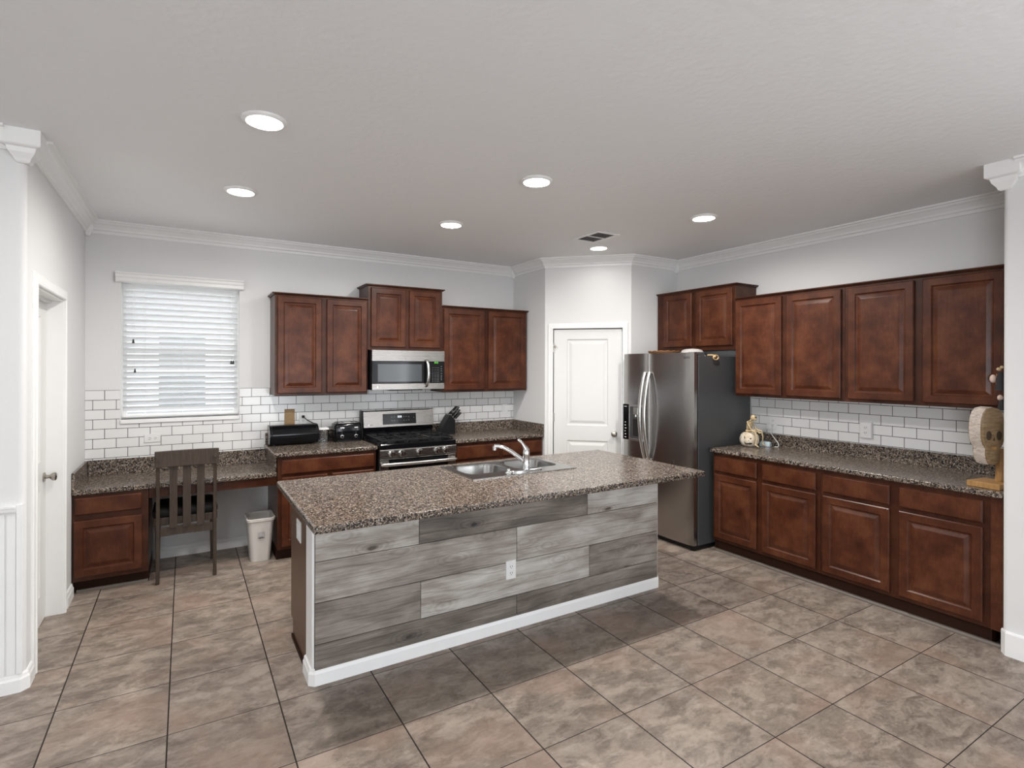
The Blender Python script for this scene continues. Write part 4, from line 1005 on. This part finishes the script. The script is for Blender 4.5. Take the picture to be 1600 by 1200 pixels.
# ------------------------------------------------------------------ right counter things
pk = thing('pumpkin_figurine', 'pale grinning pumpkin figurine with a skeleton sitting on top, beside the refrigerator', 'figurine', (4.43, 3.09, CT + .0005), -math.radians(62))
obj('pumpkin', M().lathe([(0.004, 0.0), (0.045, 0.0), (0.068, 0.014), (0.083, 0.045), (0.084, 0.072), (0.074, 0.105), (0.055, 0.124), (0.028, 0.131), (0.004, 0.129)], (0, 0, 0), 64, rib=(0.07, 9)), 'pumpkin', pk, smooth=60)
def face(poly, r=0.0815):
    front, back = [], []
    for x, z in poly:
        zz = (z - 0.060) / 0.075; R = r * math.sqrt(max(0.2, 1 - 0.62 * zz * zz)); a = x / R
        for lst, k in ((front, 1.008), (back, 0.93)): lst.append((R * k * math.sin(a), -R * k * math.cos(a), z))
    return M().loft([front, back])
for nm, poly in (('eye', [(-0.040, 0.098), (-0.010, 0.080), (-0.016, 0.072), (-0.034, 0.076)]), ('eye', [(0.040, 0.098), (0.034, 0.076), (0.016, 0.072), (0.010, 0.080)]), ('nose', [(-0.008, 0.058), (0.008, 0.058), (0.0, 0.072)]),
                 ('mouth', [(-0.040, 0.052), (-0.028, 0.040), (-0.014, 0.042), (0, 0.036), (0.014, 0.042), (0.028, 0.040), (0.040, 0.052), (0.030, 0.030), (0.012, 0.024), (0, 0.028), (-0.012, 0.024), (-0.030, 0.030)])):
    obj(nm, face(poly), 'slot', pk)
s = M()
s.ball((0.018, -0.026, 0.262), 0.023, 0.026, 0.027)                      # skull, bowed forward
s.ball((0.020, -0.044, 0.246), 0.014, 0.012, 0.013)                     # jaw
s.tube([(0.0, 0.012, 0.135), (0.0, 0.022, 0.165), (0.002, 0.020, 0.20), (0.010, 0.0, 0.232), (0.014, -0.012, 0.245)], 0.007, 8)
for i in range(6):
    z = 0.168 + 0.011 * i; rx = 0.026 + 0.004 * math.sin(PI * i / 5)
    s.tube([(0.002 + rx * math.cos(a), 0.002 + 0.020 * math.sin(a) - 0.002 * i, z - 0.004 * math.cos(2 * a)) for a in [2 * PI * k / 16 for k in range(17)]], 0.0038, 6)
s.tube([(-0.036, 0.004, 0.226), (0.0, 0.002, 0.232), (0.040, 0.0, 0.228)], 0.0055, 8)
s.ball((0, 0.010, 0.142), 0.032, 0.024, 0.014)                          # pelvis
for sx in (-1, 1):
    s.tube([(sx * 0.038, 0.003, 0.226), (sx * 0.050, -0.018, 0.190), (sx * 0.048, -0.040, 0.158)], [0.007, 0.0055, 0.006], 8)       # upper arm
    s.tube([(sx * 0.048, -0.040, 0.158), (sx * 0.030, -0.062, 0.150), (sx * 0.012, -0.080, 0.140)], [0.006, 0.0045, 0.005], 8)     # forearm
    for q in range(4): s.tube([(sx * 0.012, -0.080, 0.140), (sx * (0.006 + 0.004 * q), -0.092, 0.134), (sx * (0.005 + 0.004 * q), -0.098, 0.127)], 0.0022, 5)
    s.tube([(sx * 0.024, 0.0, 0.142), (sx * 0.052, -0.045, 0.150), (sx * 0.060, -0.082, 0.142)], [0.009, 0.007, 0.008], 8)         # thigh
    s.tube([(sx * 0.060, -0.082, 0.142), (sx * 0.062, -0.094, 0.09), (sx * 0.064, -0.088, 0.035)], [0.008, 0.006, 0.006], 8)       # shin
    s.tube([(sx * 0.064, -0.082, 0.030), (sx * 0.066, -0.100, 0.018), (sx * 0.068, -0.115, 0.010)], [0.008, 0.007, 0.004], 8)      # foot
SR = Matrix.Rotation(math.radians(72), 4, 'Z')
sk2 = obj('skeleton', s.xf(SR), 'bone', pk, smooth=60)
for sx in (-1, 1): obj('eye_socket', M().ball((0.018 + sx * 0.009, -0.0495, 0.266), 0.0065, 0.005, 0.0065, 10, 6).xf(SR), 'slot', sk2, smooth=60)
ad = thing('charger_box', 'small pale blue plastic box beside the pumpkin figurine', 'box', (4.568, 3.022, CT + .0005), math.radians(12))
obj('shell', M().loft([[(x, y, z) for x, y in rrect(-0.030 + i, 0.030 - i, -0.048 + i, 0.048 - i, 0.01, 4)] for z, i in ((0, 0.002), (0.006, 0), (0.034, 0.004), (0.042, 0.012))]), 'paleblue', ad, smooth=35)
obj('base_strip', M().loft([[(x, y, z) for x, y in rrect(-0.031, 0.031, -0.049, 0.049, 0.01, 4)] for z in (0.0062, 0.0085)]), 'white_p', ad)
cc = thing('charging_cable', 'white charging cable looping from the outlet down to the pale blue box', 'cable', (XR - 0.018, 3.012, 1.105))
obj('adapter', M().box(-0.030, -0.0035, -0.0, 0.042, -0.040, 0.006), 'white_p', cc, bevel=0.004)
zc = CT - 1.105 + 0.004
obj('cable', M().tube([(-0.018, 0.010, -0.040), (-0.020, 0.006, -0.075), (-0.028, -0.030, -0.110), (-0.036, -0.072, -0.150), (-0.045, -0.090, zc + 0.012), (-0.058, -0.088, zc), (-0.074, -0.066, zc)], 0.0032, 8), 'white_p', cc, smooth=60)

sc_ = thing('carved_skull', 'carved wooden skull plaque on a stand at the right end of the counter', 'carving', (4.195, 1.315, CT + .0005), math.radians(0))
obj('stand_base', M().box(-0.095, 0.095, -0.105, 0.060, 0, 0.034).xf(Matrix.Rotation(math.radians(-8), 4, 'Z')), 'honey', sc_, bevel=0.003)
obj('stand_post', M().lathe([(0.002, 0.0345), (0.026, 0.0345), (0.026, 0.225), (0.022, 0.232), (0.002, 0.232)], (0.030, -0.055, 0), 20), 'honey', sc_, smooth=40)
# skull slab: outline in local (t, z); thickness towards the back
OUT = [(0.0, 0.135), (0.018, 0.14), (0.030, 0.165), (0.036, 0.205), (0.034, 0.235), (0.048, 0.262), (0.056, 0.30), (0.057, 0.35), (0.055, 0.40), (0.046, 0.448), (0.030, 0.474), (0.0, 0.484)]
OUT = [(t * 1.25, z) for t, z in OUT]
OUT = OUT + [(-t, z) for t, z in OUT[-2:0:-1]]
SM = Matrix.Translation((-0.045, -0.020, 0.0)) @ Matrix.Rotation(math.radians(-30), 4, 'Z')
N_ = len(OUT)
rings = []
for y, k in ((-0.036, 0.90), (-0.030, 0.985), (-0.010, 1.01), (0.045, 1.0), (0.060, 0.97)):
    rings.append([(t * k, y, 0.31 + (z - 0.31) * (k if k < 1 else 1)) for t, z in OUT])
sb = obj('skull', M().loft(rings).xf(SM), 'carved', sc_, smooth=40)
rings = [[(t * k, y, 0.31 + (z - 0.31) * 1.0) for t, z in OUT] for y, k in ((-0.024, 1.012), (-0.008, 1.035), (0.040, 1.025), (0.055, 1.005))]
mm = M().loft(rings, cap=False)
obj('bark_edge', mm.xf(SM), 'pale', sc_, smooth=40, label='pale split-wood edge')
for sx in (-1, 1):
    obj('eye_socket', M().ball((sx * 0.031, -0.0350, 0.315), 0.018, 0.004, 0.029, 14, 8).xf(SM), 'socket', sb, smooth=60)
obj('nose_socket', M().loft([[(-0.006, y, 0.285), (0.006, y, 0.285), (0.0, y, 0.256 + 0.048)] for y in (-0.0385, -0.030)]).xf(SM), 'socket', sb)
obj('teeth', M().loft([[(x, y, z) for x, z in ((-0.018, 0.250), (0.018, 0.250), (0.014, 0.232), (-0.014, 0.232))] for y in (-0.0385, -0.030)]).xf(SM), 'honey', sb)

dl = thing('hanging_doll', 'dark dressed doll with pale heads hanging at the right end of the upper cabinets', 'doll', (4.302, 1.284, 1.37))
obj('dress', M().loft([[(x + dx, y, z) for x, y in rrect(-k, k, -k * .7, k * .7, k * .3, 4)] for z, k, dx in ((0.125, 0.034, 0), (0.15, 0.026, 0), (0.20, 0.024, 0), (0.235, 0.016, 0))]), 'cloth', dl, smooth=50)
obj('head', M().ball((-0.010, 0.034, 0.196), 0.019, 0.017, 0.026), 'face', dl, smooth=60)
obj('shroud', M().loft([[(x, y - 0.004, z) for x, y in rrect(-k, k, -k * .7, k * .7, k * .3, 4)] for z, k in ((0.004, 0.024), (0.05, 0.016), (0.068, 0.010))]), 'cloth', dl, smooth=50)
obj('lower_head', M().ball((-0.004, 0.002, 0.080), 0.015, 0.014, 0.018), 'face', dl, smooth=60)
obj('arm', M().tube([(0.0, 0.018, 0.225), (-0.006, 0.020, 0.17), (-0.010, 0.004, 0.125)], 0.005, 8), 'orange', dl, smooth=60)
obj('flower', M().ball((0, 0.010, 0.255), 0.013, 0.012, 0.011, 10, 6).ball((0, -0.004, 0.268), 0.009, 0.009, 0.009, 10, 6), 'bone', dl, smooth=60)
obj('string', M().cyl((0, 0, 0.27), (0.0, 0.0, 0.41), 0.0015, n=6).tube([(0, 0, 0.41), (0.01, 0, 0.42), (0.066, 0, 0.42)], 0.0015, 6).cyl((0, -0.002, 0.065), (0, -0.002, 0.13), 0.002, n=6), 'slot', dl)

# ------------------------------------------------------------------ ceiling
for i, (x, y, lab) in enumerate(((0.323, 2.790, 'lit round downlight nearest the left wall, in the front row'), (0.318, 3.985, 'lit round downlight nearest the kitchen window'),
                                 (1.888, 2.805, 'lit round downlight above the middle of the island, in the front row'), (1.862, 4.012, 'lit round downlight in front of the microwave, in the back row'),
                                 (3.452, 2.808, 'lit round downlight nearest the right wall cabinets'), (3.452, 4.045, 'lit round downlight by the ceiling vent, above the pantry door'))):
    t = thing('downlight', lab, 'ceiling light', (x, y, ZC), 0, 'recessed ceiling lights')
    obj('trim_ring', M().lathe([(0.076, -0.001), (0.100, -0.001), (0.102, -0.005), (0.095, -0.012), (0.082, -0.016), (0.076, -0.012)], (0, 0, 0), 36, loop=True), 'trim', t, smooth=40)
    obj('lens', M().lathe([(0.002, -0.0075), (0.0755, -0.0075), (0.0755, -0.003), (0.002, -0.003)], (0, 0, 0), 36), 'lamp', t)
    l = area('downlight_lamp', (0, 0, -0.009), (0, 0, 0), 0.14, 0.14, CAN_W * (0.72, 0.72, 1.1, 1.0, 1.1, 0.10)[i], (1.0, 0.975, 0.935), 'DISK', math.radians(168)); l.parent = t
vt = thing('ceiling_vent', 'white ceiling air vent with dark louvres in front of the pantry', 'vent', (3.152, 3.735, ZC))
VX, VY = 0.127, 0.18
m = M().box(-VX, VX, -VY, -VY + 0.032, -0.008, -0.0005).box(-VX, VX, VY - 0.032, VY, -0.008, -0.0005).box(-VX, -VX + 0.032, -VY + 0.032, VY - 0.032, -0.008, -0.0005).box(VX - 0.032, VX, -VY + 0.032, VY - 0.032, -0.008, -0.0005).box(-VX + .032, VX - .032, -0.007, 0.007, -0.007, -0.0005)
obj('vent_frame', m, 'trim', vt, bevel=0.002)
obj('backing', M().box(-VX + 0.03, VX - 0.03, -VY + 0.03, VY - 0.03, -0.0012, -0.0004), 'slot', vt)
m = M()
for i in range(11):
    y = -VY + 0.045 + i * 0.026
    m.extr([(y, -0.0065), (y + 0.004, -0.0065), (y + 0.010, -0.0015), (y + 0.006, -0.0015)], 'x', -VX + 0.032, VX - 0.032)
obj('louvres', m, 'greyprint', vt)

# ------------------------------------------------------------------ outside the window
struct('ground', M().box(-9, 9, 5.7, 14, -0.25, -0.15), 'ground')
nh = thing('neighbor_house', 'pale house wall with a window, seen between the blind slats', 'house', (0, 8.6, -0.15))
obj('wall', M().box(-5, -0.66, 0, 0.2, 0, 3.2).box(0.61, 5, 0, 0.2, 0, 3.2).box(-0.66, 0.61, 0, 0.2, 0, 1.18).box(-0.66, 0.61, 0, 0.2, 2.35, 3.2), 'siding', nh)
wf = obj('window_frame', M().box(-0.66, -0.30, 0.03, 0.09, 1.18, 2.35).box(0.25, 0.61, 0.03, 0.09, 1.18, 2.35).box(-0.30, 0.25, 0.03, 0.09, 2.25, 2.35).box(-0.30, 0.25, 0.03, 0.09, 1.18, 1.25).box(-0.30, 0.25, 0.03, 0.09, 1.68, 1.74), 'trim', nh)
obj('pane', M().box(-0.30, 0.25, 0.06, 0.07, 1.25, 2.25), 'dark_glass', wf)
obj('eave', M().box(-5.2, 5.2, -0.4, 0.4, 3.2, 3.35), 'trim', nh)
